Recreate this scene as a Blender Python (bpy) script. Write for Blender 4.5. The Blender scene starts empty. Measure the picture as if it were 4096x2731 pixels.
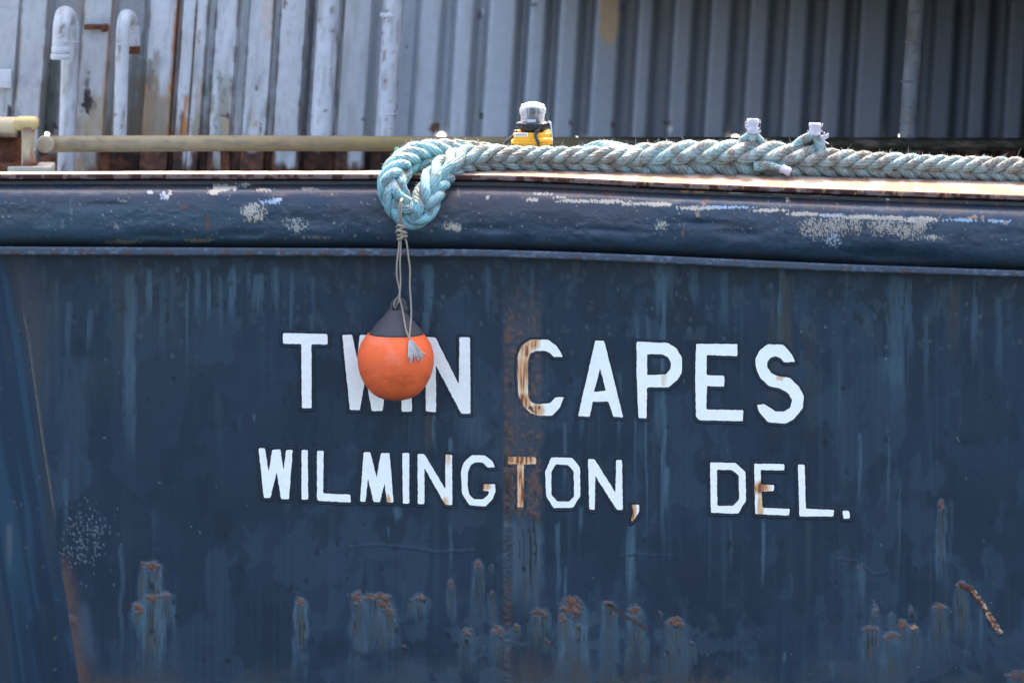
import bpy, bmesh, math, random
import numpy as np
from mathutils import Vector, Matrix
random.seed(7)
RNG = np.random.RandomState(11)
SC = bpy.context.scene
COL = SC.collection
# ------------------------------------------------------------------ camera
CAM = np.array((0.0, -20.0, 2.8)); DIST = float(np.linalg.norm(CAM))
cd = bpy.data.cameras.new('camera'); cam = bpy.data.objects.new('camera', cd); COL.objects.link(cam)
cam.location = CAM
cam.rotation_euler = (-Vector(CAM)).to_track_quat('-Z', 'Y').to_euler()
cd.sensor_width = 36.0; cd.lens = 36.0 * DIST / 4.096
cd.clip_start = 0.5; cd.clip_end = 9000
cd.dof.use_dof = True; cd.dof.focus_distance = DIST - 0.05; cd.dof.aperture_fstop = 2.7
SC.camera = cam
FWD = -CAM / DIST; RIGHT = np.array((1.0, 0, 0)); UP = np.cross(RIGHT, FWD)
def P(px, py, Y=0.0):
    """design coordinates (1000 per metre on the transom) -> a world point at depth Y"""
    px = np.asarray(px, float); py = np.asarray(py, float); Y = np.asarray(Y, float)
    Q = RIGHT * ((px[..., None] - 2048) / 1000) + UP * ((1365.5 - py[..., None]) / 1000)
    d = Q - CAM
    t = (Y - CAM[1]) / d[..., 1]
    return CAM + d * t[..., None]
# ------------------------------------------------------------------ light
SUN = Vector((0.10, 0.61, 0.785)).normalized()
el = math.asin(SUN.z); az = math.atan2(SUN.x, SUN.y)
w = bpy.data.worlds.new('World'); SC.world = w; w.use_nodes = True
nt = w.node_tree; nt.nodes.clear()
sky = nt.nodes.new('ShaderNodeTexSky'); sky.sky_type = 'NISHITA'; sky.sun_disc = False
sky.sun_elevation = el; sky.sun_rotation = az
sky.air_density = 0.75; sky.dust_density = 6.0; sky.ozone_density = 0.3
bg = nt.nodes.new('ShaderNodeBackground'); bg.inputs[1].default_value = 0.15
wo = nt.nodes.new('ShaderNodeOutputWorld')
nt.links.new(sky.outputs[0], bg.inputs[0]); nt.links.new(bg.outputs[0], wo.inputs[0])
sl = bpy.data.lights.new('sun', 'SUN'); sl.energy = 2.6; sl.angle = math.radians(0.5); sl.color = (1.0, 0.93, 0.82)
so = bpy.data.objects.new('sun', sl); COL.objects.link(so)
so.rotation_euler = SUN.to_track_quat('Z', 'Y').to_euler()
SC.view_settings.view_transform = 'Standard'; SC.view_settings.look = 'None'
SC.view_settings.exposure = 2.84; SC.view_settings.gamma = 1.0

# ------------------------------------------------------------------ numpy noise
_R = [np.random.RandomState(100 + i).rand(256, 256) for i in range(8)]
def vn(x, y, seed=0):
    R = _R[seed % 8]; x = x + 31.7 * seed + 500; y = y + 17.3 * seed + 500
    xi = np.floor(x).astype(int); yi = np.floor(y).astype(int)
    fx = x - xi; fy = y - yi
    fx = fx * fx * (3 - 2 * fx); fy = fy * fy * (3 - 2 * fy)
    a = R[xi % 256, yi % 256]; b = R[(xi + 1) % 256, yi % 256]
    c = R[xi % 256, (yi + 1) % 256]; d = R[(xi + 1) % 256, (yi + 1) % 256]
    return (a * (1 - fx) + b * fx) * (1 - fy) + (c * (1 - fx) + d * fx) * fy
def fbm(x, y, seed=0, o=4):
    s = 0; a = 0.5; t = 0
    for k in range(o):
        s = s + a * vn(x * 2 ** k, y * 2 ** k, seed + k); t += a; a *= 0.5
    return s / t
def ss(a, b, v):
    t = np.clip((v - a) / (b - a), 0, 1); return t * t * (3 - 2 * t)
def lerp(col, c, m):
    m = np.clip(m, 0, 1)[..., None]
    col += (np.asarray(c, float) - col) * m
def curve(pts):
    xs = [p[0] for p in pts]; ys = [p[1] for p in pts]
    f = np.interp
    def g(x):
        x = np.asarray(x, float)                       # lightly smoothed polyline
        return (f(x - 90, xs, ys) + 2 * f(x, xs, ys) + f(x + 90, xs, ys)) / 4
    return g
# ------------------------------------------------------------------ mesh helpers
def empty(name, loc=(0, 0, 0), label=None, cat=None, group=None):
    o = bpy.data.objects.new(name, None); COL.objects.link(o); o.location = loc
    if label: o['label'] = label
    if cat: o['category'] = cat
    if group: o['group'] = group
    return o
def link(name, me, mat, parent=None, label=None):
    o = bpy.data.objects.new(name, me); COL.objects.link(o)
    if mat: me.materials.append(mat)
    if parent:
        o.parent = parent; o.matrix_parent_inverse = Matrix.Translation(parent_loc(parent)).inverted()
    if label: o['label'] = label
    return o
def parent_loc(p):
    v = Vector((0, 0, 0))
    while p:
        v = v + Vector(p.location); p = p.parent if p.type == 'EMPTY' else None
    return v
def mesh(name, V, F, smooth=True, col=None, uv=None):
    me = bpy.data.meshes.new(name)
    V = np.asarray(V, float).reshape(-1, 3)
    if isinstance(F, np.ndarray):
        n = len(F); k = F.shape[1]
        me.vertices.add(len(V)); me.vertices.foreach_set('co', V.ravel())
        me.loops.add(n * k); me.loops.foreach_set('vertex_index', F.ravel().astype(np.int32))
        me.polygons.add(n); me.polygons.foreach_set('loop_start', np.arange(0, n * k, k, dtype=np.int32))
        me.update(calc_edges=True); me.validate()
    else:
        me.from_pydata(V.tolist(), [], F); me.update()
    me.polygons.foreach_set('use_smooth', [smooth] * len(me.polygons))
    if col is not None:
        a = me.attributes.new('Col', 'FLOAT_COLOR', 'POINT')
        c = np.ones((len(V), 4)); c[:, :3] = np.asarray(col).reshape(-1, 3)
        a.data.foreach_set('color', c.ravel())
    if uv is not None:
        l = me.uv_layers.new(name='UVMap')
        vi = np.empty(len(me.loops), np.int32); me.loops.foreach_get('vertex_index', vi)
        l.data.foreach_set('uv', np.asarray(uv)[vi].ravel())
    return me
def gridF(ny, nx, mask=None):
    i = np.arange(ny * nx).reshape(ny, nx)
    F = np.stack([i[:-1, :-1], i[1:, :-1], i[1:, 1:], i[:-1, 1:]], -1)
    if mask is not None: F = F[mask]
    return F.reshape(-1, 4)
class MB:
    """collects shapes into one mesh"""
    def __init__(s): s.V = []; s.F = []; s.C = []; s.U = []; s.n = 0
    def add(s, V, F, col=(1, 1, 1), uv=None):
        V = np.asarray(V, float).reshape(-1, 3); s.V.append(V)
        s.F += [tuple(int(i) + s.n for i in f) for f in F]
        c = np.asarray(col, float); s.C.append(np.broadcast_to(c, V.shape) if c.ndim == 1 else c)
        s.U.append(np.zeros((len(V), 2)) if uv is None else uv); s.n += len(V)
    def build(s, name, mat, parent=None, smooth=True, label=None):
        me = mesh(name, np.concatenate(s.V), s.F, smooth, np.concatenate(s.C), np.concatenate(s.U))
        return link(name, me, mat, parent, label)
def tube(pts, r, n=10, caps=True, ref=None, twist=0.0):
    p = np.asarray(pts, float); m = len(p)
    r = np.broadcast_to(np.asarray(r, float), (m,))
    T = np.gradient(p, axis=0); T /= np.linalg.norm(T, axis=1)[:, None] + 1e-12
    N = np.zeros_like(p)
    u = np.array((0.0, 0, 1)) if ref is None else np.asarray(ref, float)
    if abs(np.dot(u, T[0])) > 0.95: u = np.array((0.0, 1, 0))
    for i in range(m):
        u = u - np.dot(u, T[i]) * T[i]; u = u / (np.linalg.norm(u) + 1e-12); N[i] = u
    B = np.cross(T, N)
    a = np.arange(n) * 2 * math.pi / n
    V = p[:, None] + r[:, None, None] * (np.cos(a)[None, :, None] * N[:, None] + np.sin(a)[None, :, None] * B[:, None])
    s = np.concatenate([[0], np.cumsum(np.linalg.norm(np.diff(p, axis=0), axis=1))])
    uv = np.stack([np.broadcast_to(np.abs((np.arange(n) / n) * 2 - 1), (m, n)), np.broadcast_to(s[:, None], (m, n))], -1).reshape(-1, 2)
    F = []
    for i in range(m - 1):
        for j in range(n):
            k = (j + 1) % n
            F.append((i * n + j, i * n + k, (i + 1) * n + k, (i + 1) * n + j))
    if caps:
        F.append(tuple(range(n - 1, -1, -1))); F.append(tuple((m - 1) * n + j for j in range(n)))
    return V.reshape(-1, 3), F, uv
def spline(ctrl, n=80):
    c = np.asarray(ctrl, float); k = len(c)
    c = np.vstack([2 * c[0] - c[1], c, 2 * c[-1] - c[-2]])
    out = []
    for i in range(1, k):
        a, b, d, e = c[i - 1], c[i], c[i + 1], c[i + 2]
        for t in np.linspace(0, 1, max(3, n // (k - 1)), endpoint=False):
            out.append(0.5 * (2 * b + (d - a) * t + (2 * a - 5 * b + 4 * d - e) * t * t + (3 * b - a - 3 * d + e) * t ** 3))
    out.append(c[-2]); return np.array(out)
def resample(p, step):
    s = np.concatenate([[0], np.cumsum(np.linalg.norm(np.diff(p, axis=0), axis=1))])
    t = np.linspace(0, s[-1], max(3, int(s[-1] / step)))
    return np.stack([np.interp(t, s, p[:, i]) for i in range(3)], -1)
def lathe(prof, n=32, c=(0, 0, 0), capb=True, capt=True):
    V = []; F = []
    for r, z in prof:
        for j in range(n):
            a = 2 * math.pi * j / n; V.append((c[0] + r * math.cos(a), c[1] + r * math.sin(a), c[2] + z))
    for i in range(len(prof) - 1):
        for j in range(n):
            k = (j + 1) % n; F.append((i * n + j, i * n + k, (i + 1) * n + k, (i + 1) * n + j))
    if capb: F.append(tuple(range(n - 1, -1, -1)))
    if capt: F.append(tuple((len(prof) - 1) * n + j for j in range(n)))
    return np.array(V), F
def bbox(c, s, bev=0.0, rot=None):
    bm = bmesh.new(); bmesh.ops.create_cube(bm, size=1)
    for v in bm.verts: v.co = Vector((v.co.x * s[0], v.co.y * s[1], v.co.z * s[2]))
    if bev: bmesh.ops.bevel(bm, geom=bm.edges[:], offset=bev, segments=2, affect='EDGES', profile=0.5)
    if rot is not None: bmesh.ops.rotate(bm, verts=bm.verts[:], cent=(0, 0, 0), matrix=rot)
    bm.verts.index_update()
    V = np.array([v.co[:] for v in bm.verts]) + np.asarray(c, float)
    F = [tuple(v.index for v in f.verts) for f in bm.faces]
    bm.free(); return V, F
# ------------------------------------------------------------------ materials
def mat(name, base=(0.5, 0.5, 0.5), rough=0.5, attr=False, metal=0.0, spec=0.5, nscale=60.0, namt=0.12,
        bump=0.0, bscale=200.0, stripes=None, trans=0.0, ior=1.45, sub=0.0, stretch=(1, 1, 1), rvar=0.1):
    m = bpy.data.materials.new(name); m.use_nodes = True
    t = m.node_tree; N = t.nodes; L = t.links; b = N['Principled BSDF']
    b.inputs['Roughness'].default_value = rough; b.inputs['Metallic'].default_value = metal
    b.inputs['Specular IOR Level'].default_value = spec; b.inputs['IOR'].default_value = ior
    b.inputs['Transmission Weight'].default_value = trans
    g = N.new('ShaderNodeNewGeometry'); mp = N.new('ShaderNodeMapping'); mp.inputs['Scale'].default_value = stretch
    L.new(g.outputs['Position'], mp.inputs['Vector'])
    no = N.new('ShaderNodeTexNoise'); no.inputs['Scale'].default_value = nscale; no.inputs['Detail'].default_value = 5
    L.new(mp.outputs[0], no.inputs['Vector'])
    mr = N.new('ShaderNodeMapRange'); mr.inputs[1].default_value = 0.25; mr.inputs[2].default_value = 0.75
    mr.inputs[3].default_value = 1 - namt; mr.inputs[4].default_value = 1 + namt
    L.new(no.outputs[0], mr.inputs[0])
    mx = N.new('ShaderNodeMix'); mx.data_type = 'RGBA'; mx.blend_type = 'MULTIPLY'; mx.inputs[0].default_value = 1
    if attr:
        a = N.new('ShaderNodeAttribute'); a.attribute_name = 'Col'; L.new(a.outputs['Color'], mx.inputs[6])
    else: mx.inputs[6].default_value = (*base, 1)
    L.new(mr.outputs[0], mx.inputs[7]); L.new(mx.outputs[2], b.inputs['Base Color'])
    rr = N.new('ShaderNodeMapRange'); rr.inputs[1].default_value = 0.3; rr.inputs[2].default_value = 0.7
    rr.inputs[3].default_value = max(0, rough - rvar); rr.inputs[4].default_value = min(1, rough + rvar)
    L.new(no.outputs[0], rr.inputs[0]); L.new(rr.outputs[0], b.inputs['Roughness'])
    if bump or stripes:
        bp = N.new('ShaderNodeBump'); bp.inputs['Strength'].default_value = 1.0
        n2 = N.new('ShaderNodeTexNoise'); n2.inputs['Scale'].default_value = bscale; n2.inputs['Detail'].default_value = 4
        L.new(g.outputs['Position'], n2.inputs['Vector'])
        mu = N.new('ShaderNodeMath'); mu.operation = 'MULTIPLY'; mu.inputs[1].default_value = bump
        L.new(n2.outputs[0], mu.inputs[0]); h = mu.outputs[0]
        if stripes:
            uvn = N.new('ShaderNodeUVMap'); sx = N.new('ShaderNodeSeparateXYZ'); L.new(uvn.outputs[0], sx.inputs[0])
            m1 = N.new('ShaderNodeMath'); m1.operation = 'MULTIPLY'; m1.inputs[1].default_value = stripes[0]; L.new(sx.outputs[0], m1.inputs[0])
            m2 = N.new('ShaderNodeMath'); m2.operation = 'MULTIPLY_ADD'; m2.inputs[1].default_value = stripes[1]
            L.new(sx.outputs[1], m2.inputs[0]); L.new(m1.outputs[0], m2.inputs[2])
            m3 = N.new('ShaderNodeMath'); m3.operation = 'SINE'; L.new(m2.outputs[0], m3.inputs[0])
            m5 = N.new('ShaderNodeMath'); m5.operation = 'MULTIPLY_ADD'; m5.inputs[1].default_value = .10; m5.inputs[2].default_value = .93
            L.new(m3.outputs[0], m5.inputs[0]); mx2 = N.new('ShaderNodeMix'); mx2.data_type = 'RGBA'; mx2.blend_type = 'MULTIPLY'; mx2.inputs[0].default_value = 1
            L.new(mx.outputs[2], mx2.inputs[6]); L.new(m5.outputs[0], mx2.inputs[7]); L.new(mx2.outputs[2], b.inputs['Base Color'])
            m4 = N.new('ShaderNodeMath'); m4.operation = 'MULTIPLY_ADD'; m4.inputs[1].default_value = stripes[2]
            L.new(m3.outputs[0], m4.inputs[0]); L.new(h, m4.inputs[2]); h = m4.outputs[0]
        bp.inputs['Distance'].default_value = 1.0
        L.new(h, bp.inputs['Height']); L.new(bp.outputs[0], b.inputs['Normal'])
    if sub:
        b.inputs['Subsurface Weight'].default_value = sub; b.inputs['Subsurface Radius'].default_value = (0.02, 0.015, 0.01)
    return m
M_HULL = mat('weathered_navy_paint', attr=True, rough=0.42, spec=0.36, nscale=130, namt=0.20, bump=0.0008, bscale=260, rvar=0.12)
M_RAIL = mat('scuffed_navy_paint', attr=True, rough=0.36, spec=0.5, nscale=200, namt=0.12, bump=0.0012, bscale=150, rvar=0.12)
M_CAP = mat('sunbleached_rusty_plate', attr=True, rough=0.95, spec=0.02, nscale=150, namt=0.3, bump=0.002, bscale=120)
M_WALL = mat('grey_sheet_paint', attr=True, rough=0.6, spec=0.3, nscale=25, namt=0.08, bump=0.001, bscale=60)
M_ROPE = mat('braided_polypropylene', attr=True, rough=0.9, spec=0.1, nscale=300, namt=0.38, bump=0.002, bscale=350, stripes=(26.0, 240.0, 0.0012))
M_FUZZ = mat('rope_fibre', attr=True, rough=0.8, spec=0.2)
M_TWINE = mat('grey_twine', (0.36, 0.29, 0.22), 0.9, spec=0.1, nscale=300, namt=0.25, stripes=(6.3, 700.0, 0.0006), bump=0.0004)
M_BUOY = mat('orange_vinyl', attr=True, rough=0.5, spec=0.15, nscale=40, namt=0.05, bump=0.0002, bscale=300)
M_BUOYCAP = mat('charcoal_vinyl', (0.066, 0.060, 0.062), 0.65, spec=0.3, nscale=120, namt=0.2, bump=0.0005, bscale=200)
M_YEL = mat('yellow_plastic', (0.80, 0.40, 0.02), 0.4, spec=0.5, namt=0.05)
M_BLK = mat('black_plastic', (0.018, 0.02, 0.026), 0.4, spec=0.5)
M_STEEL = mat('bare_wire', (0.5, 0.5, 0.5), 0.35, metal=0.8)
def lens_mat():
    m = bpy.data.materials.new('clear_lens'); m.use_nodes = True; t = m.node_tree; N = t.nodes; L = t.links
    N.remove(N['Principled BSDF']); o = N['Material Output']
    tr = N.new('ShaderNodeBsdfTransparent'); tr.inputs[0].default_value = (.93, .94, .96, 1)
    df = N.new('ShaderNodeBsdfTranslucent'); df.inputs[0].default_value = (.85, .86, .9, 1); d2 = N.new('ShaderNodeBsdfDiffuse'); d2.inputs[0].default_value = (.8, .81, .86, 1)
    gl = N.new('ShaderNodeBsdfGlossy'); gl.inputs['Roughness'].default_value = .05
    lw = N.new('ShaderNodeLayerWeight'); lw.inputs[0].default_value = .35
    ma = N.new('ShaderNodeMixShader'); ma.inputs[0].default_value = .5; L.new(df.outputs[0], ma.inputs[1]); L.new(d2.outputs[0], ma.inputs[2])
    mb_ = N.new('ShaderNodeMixShader'); mb_.inputs[0].default_value = .4; L.new(ma.outputs[0], mb_.inputs[1]); L.new(gl.outputs[0], mb_.inputs[2])
    mr = N.new('ShaderNodeMapRange'); mr.inputs[3].default_value = .07; mr.inputs[4].default_value = .85; L.new(lw.outputs['Facing'], mr.inputs[0])
    mc = N.new('ShaderNodeMixShader'); L.new(mr.outputs[0], mc.inputs[0]); L.new(tr.outputs[0], mc.inputs[1]); L.new(mb_.outputs[0], mc.inputs[2])
    L.new(mc.outputs[0], o.inputs[0]); return m
M_LENS = lens_mat()
M_FROST = mat('frosted_lens_top', (0.86, 0.87, 0.9), 0.3, namt=0.03, trans=0.25)
M_WHITE = mat('white_plastic', (0.75, 0.76, 0.78), 0.5, namt=0.05)
M_TAPE = mat('white_whipping_tape', (0.46, 0.45, 0.49), 0.8, nscale=150, namt=0.15, bump=0.001, bscale=160)
M_INK = mat('label_ink', (0.35, 0.12, 0.10), 0.6)
M_PIPE = mat('olive_pipe_paint', attr=True, rough=0.6, spec=0.3, nscale=20, namt=0.15, bump=0.001, bscale=80)
M_VENT = mat('white_pipe_paint', attr=True, rough=0.5, spec=0.35, nscale=25, namt=0.08, bump=0.0006, bscale=80)
M_RUST = mat('flaking_rust', (0.10, 0.04, 0.022), 0.9, spec=0.1, nscale=40, namt=0.5, bump=0.004, bscale=60)
M_QUAY = mat('pale_concrete', (0.38, 0.36, 0.33), 0.9, nscale=3, namt=0.25, bump=0.002, bscale=50)
M_DECK = mat('worn_deck_paint', (0.10, 0.07, 0.055), 0.8, nscale=8, namt=0.4, bump=0.002, bscale=60)
M_DARK = mat('dark_shade_blocker', (0.03, 0.033, 0.036), 0.8, nscale=5, namt=0.3)  # for the unseen pieces added to shade the wall
M_WATER = mat('harbour_water', (0.012, 0.022, 0.024), 0.12, spec=0.5, nscale=0.7, namt=0.2, bump=0.06, bscale=2.0, rvar=0.04)

# letter paint: white with rust runs at the places that have them
def letter_mat():
    m = bpy.data.materials.new('white_letter_paint'); m.use_nodes = True
    t = m.node_tree; N = t.nodes; L = t.links; b = N['Principled BSDF']
    b.inputs['Roughness'].default_value = 0.5
    g = N.new('ShaderNodeNewGeometry')
    mp = N.new('ShaderNodeMapping'); mp.inputs['Scale'].default_value = (90, 1, 7); L.new(g.outputs['Position'], mp.inputs[0])
    no = N.new('ShaderNodeTexNoise'); no.inputs['Scale'].default_value = 1; no.inputs['Detail'].default_value = 4; L.new(mp.outputs[0], no.inputs[0])
    spots = [(2086, 1490, 34, 90, 1.0), (2100, 1400, 26, 40, 0.9), (2090, 1610, 40, 50, 1.0), (2130, 1372, 30, 30, 0.9), (2145, 1640, 34, 30, .9),
             (2082, 1832, 85, 35, 1.15), (2078, 1950, 34, 110, 1.0), (3045, 1950, 34, 28, 1.25), (3042, 2030, 14, 60, 0.8),
             (2532, 2040, 13, 60, 1.2), (1940, 1945, 24, 16, 1.0), (1782, 2015, 16, 30, 0.7), (1790, 1830, 14, 34, 0.6), (1552, 2000, 12, 26, 0.8), (2655, 1500, 14, 60, 0.35), (3120, 1510, 16, 12, 0.6)]
    acc = None
    for px, py, rx, ry, a in spots:
        c = P(px, py, 0)
        s = N.new('ShaderNodeVectorMath'); s.operation = 'SUBTRACT'; s.inputs[1].default_value = c; L.new(g.outputs['Position'], s.inputs[0])
        d = N.new('ShaderNodeVectorMath'); d.operation = 'MULTIPLY'; d.inputs[1].default_value = (1000 / rx, 0, 1000 / ry); L.new(s.outputs[0], d.inputs[0])
        l = N.new('ShaderNodeVectorMath'); l.operation = 'LENGTH'; L.new(d.outputs[0], l.inputs[0])
        r = N.new('ShaderNodeMapRange'); r.interpolation_type = 'SMOOTHSTEP'
        r.inputs[1].default_value = 0.35; r.inputs[2].default_value = 1.45; r.inputs[3].default_value = a; r.inputs[4].default_value = 0
        L.new(l.outputs['Value'], r.inputs[0])
        if acc is None: acc = r.outputs[0]
        else:
            x = N.new('ShaderNodeMath'); x.operation = 'MAXIMUM'; L.new(acc, x.inputs[0]); L.new(r.outputs[0], x.inputs[1]); acc = x.outputs[0]
    k = N.new('ShaderNodeMapRange'); k.inputs[1].default_value = 0.3; k.inputs[2].default_value = 0.68; k.inputs[3].default_value = 0.3; k.inputs[4].default_value = 1.2
    L.new(no.outputs[0], k.inputs[0])
    mu = N.new('ShaderNodeMath'); mu.operation = 'MULTIPLY'; L.new(acc, mu.inputs[0]); L.new(k.outputs[0], mu.inputs[1])
    cr = N.new('ShaderNodeValToRGB'); e = cr.color_ramp.elements
    e[0].position = 0.05; e[0].color = (0.96, 0.92, 0.81, 1); e[1].position = 1.0; e[1].color = (0.22, 0.07, 0.025, 1)
    q = e.new(0.35); q.color = (0.82, 0.58, 0.36, 1); q = e.new(0.7); q.color = (0.70, 0.33, 0.13, 1)
    n3 = N.new('ShaderNodeTexNoise'); n3.inputs['Scale'].default_value = 45; n3.inputs['Detail'].default_value = 6; L.new(g.outputs['Position'], n3.inputs[0])
    r3 = N.new('ShaderNodeMapRange'); r3.inputs[1].default_value = .3; r3.inputs[2].default_value = .7; r3.inputs[3].default_value = .95; r3.inputs[4].default_value = 1.03; L.new(n3.outputs[0], r3.inputs[0])
    x3 = N.new('ShaderNodeMix'); x3.data_type = 'RGBA'; x3.blend_type = 'MULTIPLY'; x3.inputs[0].default_value = 1
    L.new(mu.outputs[0], cr.inputs[0]); L.new(cr.outputs[0], x3.inputs[6]); L.new(r3.outputs[0], x3.inputs[7]); L.new(x3.outputs[2], b.inputs['Base Color'])
    bp = N.new('ShaderNodeBump'); bp.inputs['Distance'].default_value = .0012; L.new(n3.outputs[0], bp.inputs['Height']); L.new(bp.outputs[0], b.inputs['Normal'])
    return m
M_LETTER = letter_mat()

# ------------------------------------------------------------------ setting
def sheet(name, x0, x1, y0, y1, z, m):
    me = mesh(name, [(x0, y0, z), (x1, y0, z), (x1, y1, z), (x0, y1, z)], [(0, 1, 2, 3)], False)
    o = link(name, me, m); o['kind'] = 'structure'; return o
sheet('water', -3000, 3000, -3000, 3000, -2.0, M_WATER)
V, F = bbox((0, 101.5, -1.4), (400, 200, 3.2)); q = link('quay', mesh('quay', V, F, False), M_QUAY); q['kind'] = 'structure'

# ------------------------------------------------------------------ sheer lines of the boat (design coordinates)
cap_f = curve([(-1500, 706), (0, 697), (600, 696), (1500, 697), (2000, 701), (2300, 712), (2600, 729), (3350, 757), (4096, 782), (5400, 826)])
fl_t = curve([(-1500, 987), (0, 987), (1400, 994), (1900, 998), (2200, 1006), (2600, 1022), (3354, 1057), (4096, 1083), (5400, 1128)])
fl_b = curve([(-1500, 1020), (0, 1020), (1400, 1024), (1900, 1027), (2200, 1035), (2600, 1052), (3354, 1086), (4096, 1108), (5400, 1153)])
edge_x = lambda y: np.interp(y, [900, 1040, 1122, 1246, 1371, 1500, 1767, 2010, 2222, 2426, 2725, 3500], [25, 48, 70, 89, 114, 131, 169, 208, 236, 271, 314, 420])
boat = empty('work_boat', (0, 0, -2.0), 'weathered navy blue steel boat stern with white painted name and rounded rub rail', 'boat')
NAVY = (0.0165, 0.0335, 0.0560)
RUSTA = np.array((0.058, 0.028, 0.024)); RUSTB = np.array((0.265, 0.100, 0.048))

# ---- transom plate: dense grid carrying its stains as a colour attribute
STEP = 5
gx = np.arange(-1000, 5100 + 1, STEP, dtype=float); gy = np.arange(1010, 2800, STEP, dtype=float)
gy = np.concatenate([gy, [2900, 3100, 3500]])
X, Y = np.meshgrid(gx, gy)
colr = np.ones(X.shape + (3,)) * NAVY
disp = 0.0060 * (fbm(X / 380, Y / 380, 3, 2) - 0.5) + 0.0010 * (fbm(X / 60, Y / 60, 5, 2) - 0.5)
colr *= (0.62 + 0.76 * fbm(X / 330, Y / 300, 1, 5))[..., None]
n = fbm(X / 190, Y / 300, 2, 5); lerp(colr, (0.0290, 0.0540, 0.0800), 0.70 * ss(0.54, 0.58, n))
n = fbm(X / 130 + 9, Y / 240, 4, 5); lerp(colr, (0.0085, 0.0190, 0.0350), 0.62 * ss(0.56, 0.585, n))
n = fbm(X / 60 + 4, Y / 90, 6, 5); lerp(colr, (0.0145, 0.026, 0.0480), 0.45 * ss(0.62, 0.64, n))
n = vn(X / 13, Y / 800, 1) * 0.6 + vn(X / 37, Y / 500, 2) * 0.4
lerp(colr, (0.045, 0.080, 0.100), 0.34 * ss(0.52, 0.82, n) * ss(0.35, 0.65, fbm(X / 240, Y / 320, 5)))
n = vn(X / 9 + 50, Y / 600, 3); lerp(colr, (0.013, 0.024, 0.044), 0.30 * ss(0.6, 0.9, n))
lerp(colr, (0.040, 0.050, 0.062), .55 * (1 - ss(500, 1000, X)) * (1 - ss(1350, 1750, Y)) * ss(.38, .62, fbm(X / 130, Y / 260, 3, 5)))
# mould and flaking just below the rail flange
v = (Y - fl_b(X)) / 230.0
n = fbm(X / 46, Y / 60, 2, 5)
lerp(colr, (0.0110, 0.0230, 0.0350), 0.8 * ss(0.0, 0.05, n - (0.36 + 0.30 * v)) * (v < 1.2))
lerp(colr, (0.060, 0.075, 0.085), 0.45 * ss(0.0, 0.04, fbm(X / 30 + 7, Y / 55, 6, 5) - (0.60 + 0.10 * np.abs(v - 0.4))) * (v < 1.3))
def sub(x0, x1, y0, y1):
    i0, i1 = np.searchsorted(gx, [x0, x1]); j0, j1 = np.searchsorted(gy, [y0, y1])
    return slice(j0, max(j1, j0 + 1)), slice(i0, max(i1, i0 + 1))
def streak(x, y0, y1, wd, a, c=(0.080, 0.130, 0.160), top=20):
    s = sub(x - 4 * wd - 25, x + 4 * wd + 25, y0 - 10, y1 + 10); xs = X[s]; ys = Y[s]
    xc = x + 14 * (vn(ys / 120, ys * 0 + x, 1) - 0.5) * min(1, wd / 8 + .5)
    r = np.abs(xs - xc) / wd + 0.9 * (fbm(xs / 9, ys / 60, 2, 3) - 0.5)
    m = (1 - ss(0.55, 1.1, r)) * ss(y0 - 5, y0 + top, ys) * (1 - ss(y0 + 0.45 * (y1 - y0), y1, ys + 60 * (vn(xs / 7, xs * 0, 4) - .5)))
    m = m * (0.55 + 0.7 * vn(xs / 6, ys / 90, 5))
    cc = colr[s]; lerp(cc, c, a * m); colr[s] = cc
PALE = (0.095, 0.155, 0.19); BRN = (0.060, 0.055, 0.048)
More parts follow.
